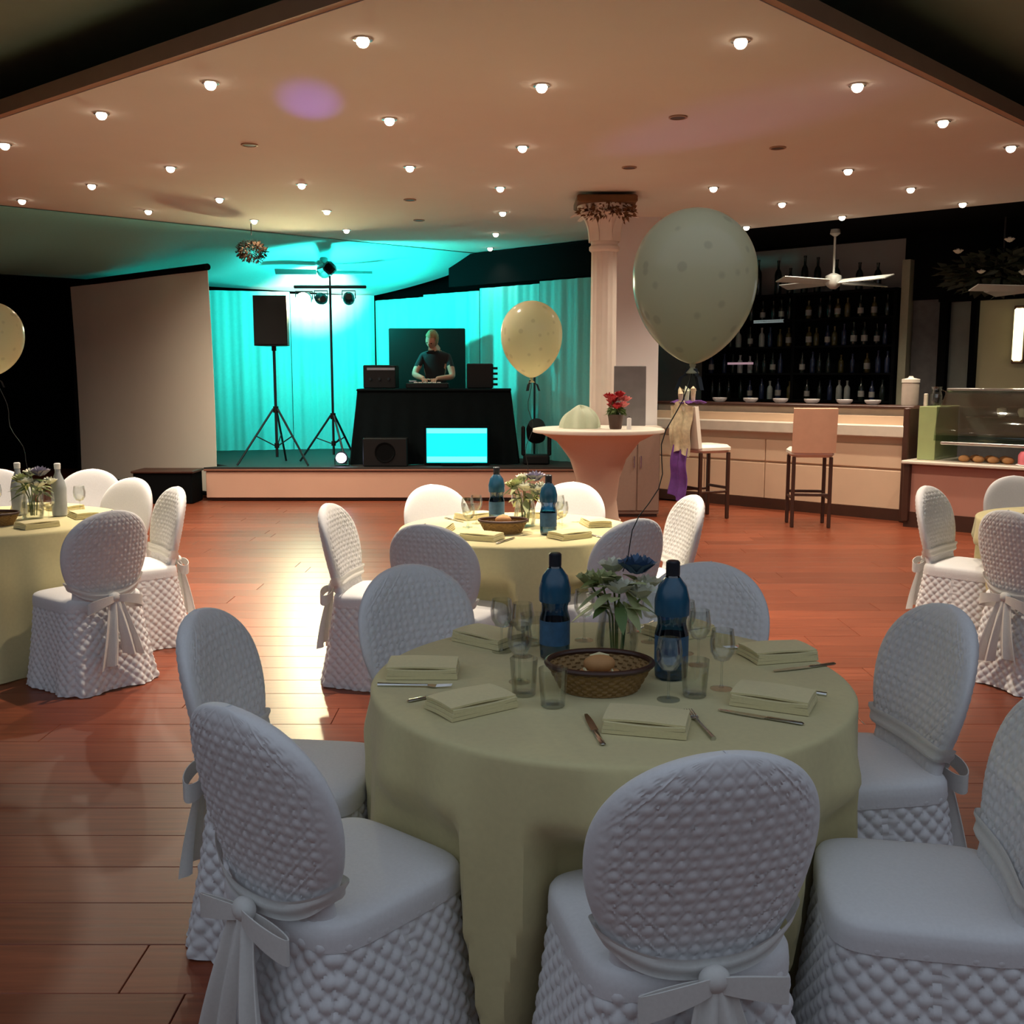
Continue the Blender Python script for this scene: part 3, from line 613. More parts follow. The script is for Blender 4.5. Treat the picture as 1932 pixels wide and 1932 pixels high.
MB().bbox((3.235, 0.3, 0.61), (0.07, 0.66, 1.22), 0.01).build('end_post', M_darkwood, t, False)
# little dishes on the counter
dm = MB().lathe([(0.05, 0), (0.085, 0.03), (0.09, 0.055), (0.082, 0.055), (0.05, 0.012)], 18, cap=True)
for k, (x, lab) in enumerate([(0.72, 'white dish on the bar top nearest the pillar wall'), (1.15, 'white dish on the bar top above the cream stool'), (1.55, 'white dish on the bar top between the two stools'), (1.95, 'white dish on the bar top just before the tan stool'), (2.35, 'white dish on the bar top behind the tan stool'), (2.68, 'white dish on the bar top next to the cream canister')]):
    tag(dm.build('small_dish', M_white, loc=bp(x, 0.4, 1.2325)), lab, 'dish', 'white dishes on the bar top')
t = bthing('canister', 'cream lidded canister at the end of the bar top', 'canister', 3.08, 0.44, 1.2325)
MB().lathe([(0.085, 0), (0.09, 0.02), (0.09, 0.24), (0.08, 0.25)], 20).build('body', mat('cream_canister', (0.55, 0.47, 0.40), .5), t)
MB().lathe([(0.095, 0.25), (0.095, 0.285), (0.03, 0.30), (0.02, 0.32)], 20).build('lid', M_stoolcream, t)
# back-bar shelving
t = t_shelf = bthing('bottle_shelf', 'tall black shelving unit behind the bar counter', 'shelf', 0, 0)
MB().box((0.80, 2.44, 1.35), (2.84, 0.05, 2.62)).build('back', M_black, t, False)
for x in (-0.6, 0.8, 2.18): MB().box((x, 2.27, 1.33), (0.04, 0.30, 2.62)).build('upright', M_black, t, False)
SH = [0.9, 1.22, 1.58, 1.94, 2.30]
for z in SH: MB().bbox((0.79, 2.27, z), (2.76, 0.30, 0.03), 0.006).build('shelf_board', M_black, t, False)
MB().box((0.0, 2.13, 1.73), (0.40, 0.02, 0.03)).build('light_strip', mat('dim_pink_strip', (.6, .4, .45), .5, emit=(0.8, 0.5, 0.6), estr=0.35), t, False)
MB().box((0.42, 2.13, 2.30), (0.45, 0.02, 0.04)).build('light_strip', mat('dim_grey_strip', (.5, .6, .6), .5, emit=(0.6, 0.75, 0.75), estr=0.2), t, False)
def bottle_mesh(r, h, nr, nh, m, nm): return MB().lathe([(r*.92, 0), (r, 0.01), (r, h*.58), (r*.8, h*.68), (nr, h*.76), (nr, h*nh), (nr*1.2, h*nh+.004), (nr*1.2, h)], 14).mesh(nm, m)
bm_kinds = [('dark', bottle_mesh(.038, .30, .014, .94, mat('dark_glass', (0.012, 0.018, 0.016), .15), 'glass'), 'dark green wine bottle', M_cap),
            ('clear', bottle_mesh(.042, .27, .015, .93, mat('pale_spirit', (0.32, 0.36, 0.34), .15), 'glass'), 'pale spirit bottle', M_cap),
            ('amber', bottle_mesh(.04, .26, .014, .93, mat('amber_spirit', (0.07, 0.06, 0.02), .15), 'glass'), 'olive amber spirit bottle', M_cap),
            ('blue', bottle_mesh(.036, .29, .014, .93, mat('blue_spirit', (0.02, 0.03, 0.07), .15), 'glass'), 'dark blue spirit bottle', M_cap)]
lab_me = MB().lathe([(0.0425, 0.05), (0.0425, 0.13)], 14, cap=False).mesh('paper_label', mat('grey_label', (0.30, 0.30, 0.28), .6, var=.3))
SHN = {0.9: 'lowest shelf', 1.22: 'shelf at counter height', 1.58: 'middle shelf', 1.94: 'shelf below the top', 2.30: 'top shelf'}
rd = random.Random(4)
for z in SH[1:]:
    x = -0.52
    while x < 2.10:
        if abs(x-0.8) > 0.06:
            k = rd.choice([0, 0, 0, 1, 2, 3, 3]) if z < 2.2 else rd.choice([0, 0, 0, 2])
            sc_ = rd.uniform(.85, 1.0) if z < 2.2 else rd.uniform(.88, 1.0)
            b_ = bthing('liquor_bottle', '%s standing on the %s behind the bar' % (bm_kinds[k][2], SHN[z]), 'bottle', x, 2.24+rd.uniform(-.03, .03), z+0.015, 0, 'bottles on the %s behind the bar' % SHN[z])
            b_.scale = (min(sc_, 1.1), min(sc_, 1.1), sc_)
            o = bpy.data.objects.new('glass', bm_kinds[k][1]); C.objects.link(o); o.parent = b_
            if rd.random() < .4: o = bpy.data.objects.new('paper_label', lab_me); C.objects.link(o); o.parent = b_
        x += rd.uniform(.105, .19)
MB().bbox((0.79, 2.27, 2.645), (2.84, 0.34, 0.03), 0.006).build('shelf_board', M_black, t_shelf, False)
x = -0.45
for k in range(11):
    b_ = bthing('liquor_bottle', 'tall dark bottle standing on top of the bar shelving unit', 'bottle', x, 2.25, 2.66, 0, 'tall bottles on top of the bar shelving')
    zs_ = rd.uniform(1.0, 1.7); b_.scale = (1.25, 1.25, zs_)
    o = bpy.data.objects.new('glass', bm_kinds[0][1]); C.objects.link(o); o.parent = b_
    x += rd.uniform(.16, .32)
# bar stools
def stool(name, label, loc, rz, back, seatm, legm):
    t = thing(name, label, 'bar stool', loc, rz)
    MB().bbox((0, 0, 0.77), (0.43, 0.42, 0.09), 0.03).build('seat', seatm, t)
    MB().slab(lambda u, v: (-0.215+0.43*u, -0.205-0.06*v+0.02*(1-(2*u-1)**2)*-1, 0.78+0.45*v), 10, 8, 0.05).build('backrest', back, t)
    for sx in (-1, 1):
        for sy in (-1, 1): MB().bbox((sx*0.185, sy*0.18, 0.365), (0.036, 0.036, 0.73), 0.005).build('leg', legm, t, False)
    for sx in (-1, 1): MB().bbox((sx*0.185, 0, 0.30), (0.022, 0.33, 0.025), 0.004).build('footrest', legm, t, False)
    for sy in (-1, 1): MB().bbox((0, sy*0.18, 0.34), (0.34, 0.022, 0.03), 0.004).build('footrest', legm, t, False)
    return t
stool('bar_stool', 'tan leather bar stool with high backrest turned to the room', (3.10, 10.65, 0), BA+0.62, M_stooltan, M_stoolcream, M_darkwood)
s2 = stool('bar_stool', 'cream bar stool whose backrest is hung with a purple scarf', (2.12, 11.25, 0), -PI/2+0.42, M_stoolcream, M_stoolcream, M_darkwood)
# scarf draped over that stool's backrest
def scarf(w0, w1, z0, z1, m, nm, par, y0, ph):
    MB().slab(lambda u, v: (-(w0+(w1-w0)*v)/2+(w0+(w1-w0)*v)*u, y0-0.02*v+0.02*sin(u*14+ph)+0.012*sin(v*9+ph), z1+(z0-z1)*v-0.03*cos(u*6+ph)), 26, 22, 0.008).build(nm, m, par)
t = thing('scarf', 'purple and cream patterned scarf hanging on the stool backrest', 'scarf', (2.12, 11.25, 0), -PI/2+0.42)
scarf(0.40, 0.34, 0.72, 1.26, M_scarfcream, 'cream_half', t, -0.325, 0)
scarf(0.30, 0.38, 0.24, 0.78, M_purple, 'purple_half', t, -0.335, 2)
MB().slab(lambda u, v: (-0.2+0.4*u, -0.33+0.2*v, 1.265+0.025*sin(PI*v)+0.006*sin(u*20)), 16, 6, 0.008).build('fold_over', M_purple, t)
for k in range(3):
    a = -0.12+0.12*k
    MB().tube([(a, -0.25, 1.28), (a+.03, -0.27, 1.36+.03*k), (a-.02, -0.25, 1.43), (a+.04, -0.24, 1.40)], [.02, .03, .022, .008], 8).build('ribbon_curl', M_tulle if k % 2 else M_scarfcream, t)

# display case
t = bthing('display_case', 'glass pastry display case on a stone-topped counter at the bar end', 'display case', 3.36, -0.32)
LC = 1.9
MB().box((LC/2, 0.45, 0.08), (LC, 0.86, 0.16)).build('plinth', M_darkwood, t, False)
MB().bbox((LC/2, 0.45, 0.40), (LC, 0.82, 0.50), 0.01).build('cabinet', mat('rose_brown_panel', (0.42, 0.20, 0.15), .4, var=.08, scale=3), t, False)
MB().bbox((0.02, 0.44, 0.36), (0.07, 0.90, 0.60), 0.008).build('corner_post', M_darkwood, t, False)
MB().bbox((LC/2, 0.43, 0.675), (LC+0.06, 0.94, 0.035), 0.008).build('worktop', M_marble, t, False)
MB().bbox((0.14, 0.50, 0.968), (0.18, 0.66, 0.55), 0.004).build('side_box', M_greengl, t, False)
MB().bbox((0.02, 0.42, 1.03), (0.035, 0.035, 0.68), 0.004).build('frame_post', M_marble, t, False)
MB().bbox((LC/2+.14, 0.45, 0.88), (LC-.34, 0.74, 0.03), 0.006).build('deck_rail', M_steel, t, False)
MB().slab(lambda u, v: (0.24+(LC-.26)*u, 0.10+0.30*v*v, 0.90+0.50*v), 6, 10, 0.008).build('front_glass', M_pane, t)
MB().bbox((LC/2+.12, 0.60, 1.415), (LC-.24, 0.44, 0.03), 0.006).build('top', M_steel, t, False)
MB().bbox((LC/2+.2, 0.55, 1.14), (LC-.5, 0.34, 0.012), 0.003).build('glass_shelf', M_pane, t, False)
MB().box((LC/2+.12, 0.80, 1.15), (LC-.24, 0.02, 0.5)).build('back', M_frost, t, False)
for k in range(7):
    x = (0.52+0.14*k) if k < 4 else (0.59+0.14*(k-4)); z = 0.6915
    m_ = M_bread
    tag(MB().sphere((0, 0, 0.035), (0.06, 0.04, 0.036), 12, 8).build('pastry', m_, loc=bp(3.36+x, -0.32+(0.19 if k < 4 else 0.31), z)), 'golden brown pastry in the row on the case worktop', 'pastry', 'pastries in the display case')
for k in range(5):
    tag(MB().lathe([(0.03, 0), (0.05, 0.05), (0.045, 0.08), (0.01, 0.09)], 12).build('cupcake', M_marble, loc=bp(3.36+0.75+0.2*k, -0.32+0.52, 1.147)), 'small pale cupcake on the glass shelf of the display case', 'cupcake', 'cupcakes on the glass shelf')
t = bthing('iced_cake', 'pink iced cake at the edge of the display case worktop', 'cake', 3.36+1.18, -0.32+0.16, 0.6925)
MB().lathe([(0.15, 0), (0.16, 0.008), (0.15, 0.012)], 24).build('plate', M_white, t)
MB().lathe([(0.135, 0.012), (0.14, 0.03), (0.14, 0.10), (0.12, 0.135), (0.06, 0.15)], 24).build('icing', M_pinkstuff, t)
t = bthing('glass_jug', 'clear glass jug on the green side box of the display case', 'jug', 3.36+0.125, -0.32+0.42, 1.242)
MB().lathe([(0.05, 0), (0.055, 0.01), (0.06, 0.10), (0.045, 0.16), (0.055, 0.20), (0.05, 0.20), (0.04, 0.16), (0.054, 0.10), (0.05, 0.02)], 18, cap=False).build('body', M_glass, t)
MB().tube([(0.05, 0, 0.17), (0.10, 0, 0.15), (0.10, 0, 0.07), (0.058, 0, 0.05)], 0.008, 6).build('handle', M_glass, t)

# ------------------------------------------------------------------ cocktail table
t = thing('cocktail_table', 'tall round cocktail table in a tan stretch cover before the column', 'table', (0.79, 9.4, 0))
MB().lathe([(0.30, 0.005), (0.26, 0.08), (0.20, 0.25), (0.175, 0.42), (0.20, 0.62), (0.26, 0.80), (0.38, 0.96), (0.52, 1.03), (0.585, 1.045)], 40, cap=False).build('stretch_cover', M_coverspan, t)
MB().lathe([(0.585, 1.04), (0.60, 1.045), (0.605, 1.06), (0.60, 1.075), (0.57, 1.08)], 40).build('top', M_stoolcream, t)
MB().tube([(0, 0, 0.02), (0, 0, 1.04)], 0.03, 10).build('pedestal', M_darkmetal, t)
t = thing('tulle_heap', 'heap of white tulle on the cocktail table', 'fabric', (0.62, 9.36, 1.08))
MB().grid(lambda u, v: ((0.17*sin(v*PI/2)*(1+.15*sin(u*2*PI*7)))*cos(2*PI*u), (0.13*sin(v*PI/2)*(1+.15*sin(u*2*PI*7+1)))*sin(2*PI*u), 0.19*cos(v*PI/2)*(1+.1*cos(2*PI*u*3))+0.004), 60, 14, True).build('folds', M_tulle, t)
t = thing('red_bouquet', 'red and pink bouquet in a dark pot on the cocktail table', 'bouquet', (0.93, 9.22, 1.08))
MB().lathe([(0.05, 0), (0.055, 0.01), (0.07, 0.12), (0.075, 0.13), (0.06, 0.13)], 18).build('pot', M_darkwood, t)
MB().tube([(0, 0, .1), (0, 0, .22)], 0.012, 6).build('stem', M_leaf, t)
o = leafclump(60, 0.09, 0.07, 31, .6).build('leaves', M_leaf, t, loc=(0, 0, 0.17)); o['kind'] = 'stuff'
for k in range(9):
    a = k*2.4; r = 0.035+0.008*k
    rose(MB(), (0, 0, 0), 0.06, k).build('flower', M_petalp if k in (5, 8, 3) else M_petalr, t, loc=(r*cos(a), r*sin(a), 0.27+0.05*cos(k*1.7)-.3*r))
t = thing('picture_board', 'grey picture board standing upright on the cocktail table', 'picture board', (1.10, 9.62, 1.08), -0.1)
R = Matrix.Rotation(-0.12, 3, 'X')
MB().bbox(R @ Vector((0, 0, 0.29)), (0.30, 0.02, 0.56), 0.005, R).build('board', M_greybd, t, False)
MB().box((0, 0.09, 0.12), (0.03, 0.18, 0.015), Matrix.Rotation(-0.8, 3, 'X')).build('strut', M_darkwood, t, False)
t = thing('white_candle', 'small white candle beside the red bouquet', 'candle', (1.04, 9.12, 1.08))
MB().lathe([(0.02, 0), (0.02, 0.10), (0.006, 0.105)], 12).build('wax', M_white, t); MB().tube([(0, 0, .1), (0, 0, .12)], .002, 6).build('wick', M_black, t)

# ------------------------------------------------------------------ covered chairs
def quilt(x, z, d=0.046, a=0.010):
    return a*((abs(sin(PI*(x+z)/d))*abs(sin(PI*(x-z)/d)))**0.55)-a*.5
def sgp(c, e): return math.copysign(abs(c)**e, c)
def back_w(z):
    if z < 0.50: return 0.168
    if z < 0.695: s = (z-0.50)/0.195; s = s*(2-s); return 0.168+0.062*s
    s = min(1, (z-0.695)/0.207); return 0.230*max(0, 1-s**2.25)**(1/2.1)
def back_y(z, x): return -0.185-0.105*max(0, (z-0.44)/0.48)+0.030*(x/0.2)**2
def chair_meshes(hi):
    n, rows = (240, 112) if hi else (64, 30)
    zs = []
    for j in range(rows+1):
        v = j/rows
        zs.append(0.40+0.30*(v/0.55) if v < .55 else 0.70+0.205*sin((v-.55)/.45*PI/2))
    def bk(u, v):
        z = zs[int(round(v*rows))]; w_ = max(back_w(z), 0.002); top = max(0, (z-0.70)/0.205)
        h = 0.030*math.sqrt(max(0.0, 1-top**6))+0.001; s_ = 1-4*u if u < .5 else 4*u-3; t_ = .45*s_+.55*sin(PI/2*s_)
        x = w_*t_; yy = (1 if u < .5 else -1)*h*max(0, 1-abs(t_)**5)**.5
        rim = min(1, (1-abs(x)/max(w_, .01))*6)*min(1, (0.905-z)*14)*min(1, (z-.42)*12)
        dq = quilt(x, z)*max(0, rim) if hi else 0
        yy += math.copysign(dq, yy)
        return (x, back_y(z, x)+yy, z)
    back = MB().grid(bk, n, rows, True)
    back.f.append(tuple(rows*n+i for i in range(n)))
    n2, r2 = (320, 80) if hi else (90, 22)
    fa = [2*PI*i/4000 for i in range(4001)]; cum = [0.0]
    for i in range(4000):
        p0, p1 = [(sgp(cos(q), .44), sgp(sin(q), .44)) for q in (fa[i], fa[i+1])]; cum.append(cum[-1]+math.hypot(p1[0]-p0[0], p1[1]-p0[1]))
    tab = []; i = 0
    for j in range(n2):
        while cum[i+1] < cum[-1]*j/n2: i += 1
        tab.append(fa[i])
    def sk(u, v):
        a = tab[int(round(u*n2)) % n2]; k = v**1.15; ex = 0.36+0.16*v
        hx = 0.205+0.055*k; hy = 0.205+0.065*k
        x = hx*sgp(cos(a), ex); y = hy*sgp(sin(a), ex)-0.005-0.015*k
        wv = v*v*(0.010*sin(a*9+1)+0.007*sin(a*17+.5)+0.005*sin(a*5)); nx, ny = cos(a), sin(a)
        z = 0.445*(1-v)+0.004+0.004*v*sin(a*7)
        s = (x if abs(ny) > abs(nx) else y)
        dq = quilt(s, z) if hi and v > .06 else 0
        return (x+nx*(wv+dq), y+ny*(wv+dq), max(0.003, z))
    skirt = MB().grid(sk, n2, r2, True)
    ns, rs_ = (72, 12)
    def seat(u, v):
        a = 2*PI*u; r = (1, 1, .99, .965, .92, .85, .75, .62, .48, .34, .2, .1, .01)[int(round(v*rs_))]
        zz = (0.405, .43, .452, .461, .467, .471, .474, .476, .477, .478, .478, .478, .478)[int(round(v*rs_))]
        return (0.212*r*sgp(cos(a), .38), 0.212*r*sgp(sin(a), .38)-0.004, zz)
    st_ = MB().grid(seat, ns, rs_, True); st_.f.append(tuple(rs_*ns+i for i in range(ns)))
    # sash: band, knot, loops and two tails
    def band(u, v):
        a = 2*PI*u; rear = max(0, -sin(a)); z = 0.535-0.06*rear**1.5+(v-.5)*0.045; w_ = back_w(z)+0.010
        x = w_*sgp(cos(a), .75); y = back_y(z, x)+0.043*sgp(sin(a), .6)-0.010*rear
        return (x, y+0.003*sin(v*9), z)
    bd = MB().grid(band, 72, 6, True)
    kn = MB().sphere((0.0, -0.268, 0.468), (0.030, 0.022, 0.026), 14, 10)
    tails = []
    for s, ln, tw in ((-1, 0.33, .2), (1, 0.29, -.3)):
        def tl(u, v, s=s, ln=ln, tw=tw):
            wd = 0.05+0.055*v; xx = s*(0.012+0.055*v)+(u-.5)*wd
            return (xx, -0.272-0.035*sin(v*1.6)-0.014*sin(u*9+tw*7)*(0.3+v), 0.465-ln*v-0.02*(u-.5)*s)
        tails.append(MB().slab(tl, 12, 20, 0.003))
    loops = []
    for s in (-1, 1):
        def lpf(u, v, s=s):
            a = v*2*PI*0.97; return (s*(0.075-0.07*cos(a)), -0.268-0.022*sin(a)*(1)-.004, 0.458+0.012*sin(a)-0.03*(0.5-0.5*cos(a))+(u-.5)*0.055*(0.45+.55*sin(v*PI)))
        loops.append(MB().slab(lpf, 6, 24, 0.003))
    q = '' if hi else ''
    return [('back_cover', back.mesh('back_cover', M_chair)), ('skirt', skirt.mesh('skirt', M_chair)), ('seat_cover', st_.mesh('seat_cover', M_chair)),
            ('sash', bd.mesh('sash', M_sash))], [('knot', kn.mesh('knot', M_sash))]+[('tail', x.mesh('tail', M_sash)) for x in tails]+[('loop', x.mesh('loop', M_sash)) for x in loops]
CH = {True: chair_meshes(True), False: chair_meshes(False)}
leg_me = MB().tube([(0, 0, 0), (0, 0, 0.42)], 0.014, 8).mesh('leg', M_darkmetal)
def chair(ptop, tgt, hi, label, group, turn=0):
    f = (Vector(tgt)-Vector(ptop)).normalized(); f.rotate(Matrix.Rotation(turn, 2)) if turn else None
    c = Vector(ptop)+f*0.285; rz = math.atan2(f.y, f.x)-PI/2
    t = thing('covered_chair', label, 'chair', (c.x, c.y, 0), rz, group)
    parts, subs = CH[hi]
    for nm, me in parts:
        o = bpy.data.objects.new(nm, me); C.objects.link(o); o.parent = t
    for nm, me in subs:
        s = bpy.data.objects.new(nm, me); C.objects.link(s); s.parent = o
    for sx in (-.17, .17):
        for sy in (-.17, .17): l = bpy.data.objects.new('leg', leg_me); C.objects.link(l); l.parent = t; l.location = (sx, sy, 0)
    return (c.x, c.y, rz)
T1, T2, T3, T4 = (0.26, 2.66), (0.03, 5.40), (-2.90, 5.70), (3.30, 5.65)
g1, g2, g3, g4 = 'white covered chairs at the dim olive-lit table', 'white covered chairs at the brightly lit table before the stage', 'white covered chairs at the table beside the projection screen', 'white covered chairs at the table beside the bar'
c1 = [chair((0.37, 1.71), T1, True, 'white quilted chair facing the stage, tucked under the table with the largest balloon', g1, 0.10),
      chair((-0.56, 1.96), T1, True, 'white quilted chair with pale blue seat next to the knife and fork napkins', g1, 0.16),
      chair((-0.88, 2.80), T1, True, 'white covered chair seen edge-on against the shiny floor streak', g1),
      chair((-0.37, 3.50), T1, True, 'greyish covered chair back to back with the brightly lit table chairs', g1),
      chair((0.70, 3.55), T1, True, 'grey shaded covered chair behind the blue bottle on the bare red floor', g1),
      chair((1.25, 2.86), T1, True, 'white quilted chair facing sideways on the red floor by the bar-side table', g1, -0.05),
      chair((1.16, 2.04), T1, True, 'white quilted chair with wide ribbed skirt overlapping the olive tablecloth', g1, 0.42)]
c2 = [chair((-0.95, 5.22), T2, True, 'pink-lit covered chair edge-on beside the shiny streak on the floor', g2, -0.35),
      chair((-0.385, 4.485), T2, True, 'brown-shaded quilted chair back facing away from the stage', g2),
      chair((0.58, 4.66), T2, True, 'grey-brown quilted chair back crossed by a dark ribbon', g2),
      chair((1.01, 5.60), T2, True, 'bright cream covered chair edge-on beside the cocktail table', g2),
      chair((-0.49, 6.15), T2, False, 'cream covered chair before the stage front, facing the brightly lit table', g2),
      chair((0.38, 6.30), T2, False, 'cream covered chair before the cocktail table, behind the blue bottles', g2)]
c3 = [chair((-1.95, 4.95), T3, True, 'quilted chair with large sash bow at the table beside the screen', g3),
      chair((-1.98, 6.03), T3, True, 'covered chair with seat showing, nearest the shiny floor by the screen table', g3, 0.3),
      chair((-2.44, 6.58), T3, False, 'narrow covered chair second along the table beside the screen', g3),
      chair((-2.96, 7.20), T3, False, 'covered chair before the projection screen edge', g3),
      chair((-3.66, 7.22), T3, False, 'small covered chair before the black wall', g3),
      chair((-4.05, 6.5), T3, False, 'covered chair at the far side of the screen table, by the pale balloon', g3)]
c4 = [chair((2.47, 6.08), T4, True, 'covered chair edge-on in front of the display case counter', g4, -0.3),
      chair((2.42, 4.95), T4, True, 'covered chair with tied sash bow facing the bar-side table', g4, -0.25),
      chair((3.30, 6.70), T4, False, 'covered chair back below the pink iced cake', g4)]

# ------------------------------------------------------------------ tables and cloths
def table(ctr, r, chairs, label, clabel, seed):
    t = thing('round_table', label, 'table', (ctr[0], ctr[1], 0), 0, 'round banquet tables')
    MB().lathe([(r-.02, 0.715), (r-.005, 0.72), (r-.005, 0.738), (r-.02, 0.743)], 48).build('tabletop', M_darkwood, t)
    MB().tube([(0, 0, 0.04), (0, 0, 0.715)], 0.04, 12).build('pedestal', M_darkmetal, t)
    MB().lathe([(0.26, 0), (0.26, 0.02), (0.06, 0.05)], 24).build('foot', M_darkmetal, t)
    rd = random.Random(seed); ph = [rd.uniform(0, 6.28) for _ in range(5)]
    nt_, nv = 300, 56
    def entry(a, z):                              # radius at which a ray from the table centre meets a chair skirt or seat
        v = max(0, min(1, 1-z/0.449)); k = v**1.15; n = 2/(0.36+0.16*v); hx = 0.212+0.055*k+0.001+0.016*v*v; hy = 0.212+0.065*k+0.001+0.016*v*v; oy = -0.005-0.015*k
        best = 9.0
        for (cx, cy, rz) in chairs:
            ex, ey = cos(rz), sin(rz); px, py = ctr[0]-cx, ctr[1]-cy; qx, qy = px*ex+py*ey, -px*ey+py*ex-oy; dx, dy = cos(a)*ex+sin(a)*ey, -cos(a)*ey+sin(a)*ex
            rr = 0.25
            while rr < 0.78:
                if (abs(qx+dx*rr)/hx)**n+(abs(qy+dy*rr)/hy)**n < 1: best = min(best, rr); break
                rr += 0.004
        return best
    ZL = [0.0, 0.12, 0.24, 0.36, 0.47]; LIM = []
    for z in ZL:
        e = [min(0.80, entry(2*PI*i/nt_, z)-0.001) for i in range(nt_)]
        m = [min(e[(i+j) % nt_] for j in range(-3, 4)) for i in range(nt_)]
        LIM.append([sum(m[(i+j) % nt_] for j in range(-3, 4))/7 for i in range(nt_)])
    def fn(u, v):
        a = 2*PI*u
        if v < 0.25: rr = r*(v/0.25); return (rr*cos(a), rr*sin(a), 0.750)
        s = (v-0.25)/0.75
        if s < 0.06:
            b = s/0.06*PI/2; rr = r+0.012*sin(b); z = 0.75-0.012*(1-cos(b)); return (rr*cos(a), rr*sin(a), z)
        q = (s-0.06)/0.94; z = 0.738*(1-q)+0.006
        fold = 0.55*cos(a*12+ph[0])+0.38*cos(a*19+ph[1])+0.35*cos(a*7+ph[2])
        rr = r+0.012+0.03*q+0.033*(fold+.3)*min(1, q*3.5)
        k = min(1, max(0, (0.62-z)/0.13)); k = k*k*(3-2*k); i = int(round(u*nt_)) % nt_
        f = min(len(ZL)-1.001, max(0, z/0.12)) if z < .36 else min(len(ZL)-1.001, 3+(z-.36)/.11); b = int(f)
        lim = LIM[b][i]+(LIM[b+1][i]-LIM[b][i])*(f-b)
        if lim < rr: rr += (lim-rr)*k
        return (rr*cos(a), rr*sin(a), z)
    o = MB().grid(fn, nt_, nv, True).build('tablecloth', M_cloth, loc=(ctr[0], ctr[1], 0))
    tag(o, clabel, 'tablecloth', 'ivory tablecloths')
table(T1, 0.622, c1, 'round banquet table under the dim olive-lit cloth', 'olive-shaded ivory cloth with deep folds on the table with the largest balloon', 1)
table(T2, 0.62, c2, 'round banquet table under the bright cloth before the stage', 'brightly lit ivory cloth on the table before the stage', 2)
table(T3, 0.66, c3, 'round banquet table beside the projection screen', 'yellow-lit ivory cloth on the table beside the projection screen', 3)
table(T4, 0.645, c4, 'round banquet table beside the bar display case', 'ivory cloth on the table beside the bar display case', 4)

# ------------------------------------------------------------------ tableware kinds
TZ = 0.7505
def bottle_proto():
    t = []
    t.append(('glass', MB().lathe([(0.032, 0), (0.041, 0.006), (0.043, 0.03), (0.043, 0.12), (0.037, 0.14), (0.037, 0.155), (0.044, 0.175), (0.044, 0.205), (0.035, 0.24), (0.018, 0.262), (0.015, 0.285)], 24, cap=True).mesh('glass', M_bluegl)))
    t.append(('cap', MB().lathe([(0.0175, 0.268), (0.018, 0.272), (0.018, 0.302), (0.014, 0.306)], 16).mesh('cap', M_cap)))
    t.append(('shoulder_band', MB().lathe([(0.0448, 0.168), (0.0452, 0.175), (0.0452, 0.205), (0.036, 0.241), (0.0188, 0.2635)], 24, cap=False).mesh('shoulder_band', mat('blue_shoulder', (0.015, 0.075, 0.14), 0.25, var=.3))))
    t.append(('paper_label', MB().lathe([(0.0436, 0.045), (0.0436, 0.115)], 24, cap=False).mesh('paper_label', M_label)))
    return t
BOT = bottle_proto()
def parts_thing(name, label, cat, loc, rz, parts, group=None, scale=1):
    t = thing(name, label, cat, loc, rz, group)
    for nm, me in parts: o = bpy.data.objects.new(nm, me); C.objects.link(o); o.parent = t
    if scale != 1: t.scale = (scale,)*3
    return t
WINE = [('bowl', MB().lathe([(0.003, 0.085), (0.022, 0.092), (0.036, 0.115), (0.039, 0.145), (0.033, 0.185), (0.0318, 0.185), (0.0375, 0.145), (0.0345, 0.117), (0.021, 0.095), (0.002, 0.089)], 20, cap=False).mesh('bowl', M_glass)),
        ('stem', MB().lathe([(0.008, 0.004), (0.0038, 0.015), (0.0035, 0.08), (0.006, 0.087)], 10).mesh('stem', M_glass)),
        ('foot', MB().lathe([(0.034, 0), (0.034, 0.002), (0.006, 0.006)], 20).mesh('foot', M_glass))]
TUMB = [('body', MB().lathe([(0.026, 0), (0.030, 0.003), (0.036, 0.095), (0.0345, 0.095), (0.0285, 0.010), (0.004, 0.008)], 20, cap=False).mesh('body', M_glass)),
        ('base', MB().lathe([(0.027, 0.0005), (0.028, 0.008)], 20).mesh('base', M_glass))]
def napkin_mesh():
    mb = MB()
    for k in range(3):
        e = 0.004*k
        mb.slab(lambda u, v: (-0.095+e*.6+(0.19-e)*u, -0.065+(0.13-e*.8)*v, 0.0055+0.0085*k+0.002*sin(u*5+k)*k*.5+0.003*sin(PI*v)), 10, 6, 0.0085)
    return mb.mesh('layers', M_nap)
def napkin_top(): return MB().slab(lambda u, v: (-0.094+0.186*u, -0.060+0.115*v, 0.031+0.002*sin(u*4)+0.003*sin(PI*v)), 10, 6, 0.005).mesh('top_fold', M_nap)
NAP = [('layers', napkin_mesh()), ('top_fold', napkin_top())]
KNIFE = [('handle', MB().bbox((0, -0.06, 0.004), (0.013, 0.09, 0.007), 0.003).mesh('handle', M_steel)),
         ('blade', MB().slab(lambda u, v: ((u-.5)*0.017*(1-.6*v**4)+0.002*v, -0.015+0.115*v, 0.004), 4, 10, 0.002).mesh('blade', M_steel))]
def fork_mesh():
    mb = MB(); mb.slab(lambda u, v: ((u-.5)*0.022*(0.5+.5*min(1, v*2)), 0.03+0.025*v, 0.006-0.002*v), 4, 4, 0.002)
    for k in range(4): mb.tube([(-0.009+0.006*k, 0.054, 0.005), (-0.009+0.006*k, 0.095, 0.008)], [.0018, .001], 6)
    return mb.mesh('tines', M_steel)
FORK = [('handle', MB().tube([(0, -0.10, 0.004), (0, -0.03, 0.005), (0, 0.032, 0.006)], [.006, .004, .0035], 8).mesh('handle', M_steel)), ('tines', fork_mesh())]
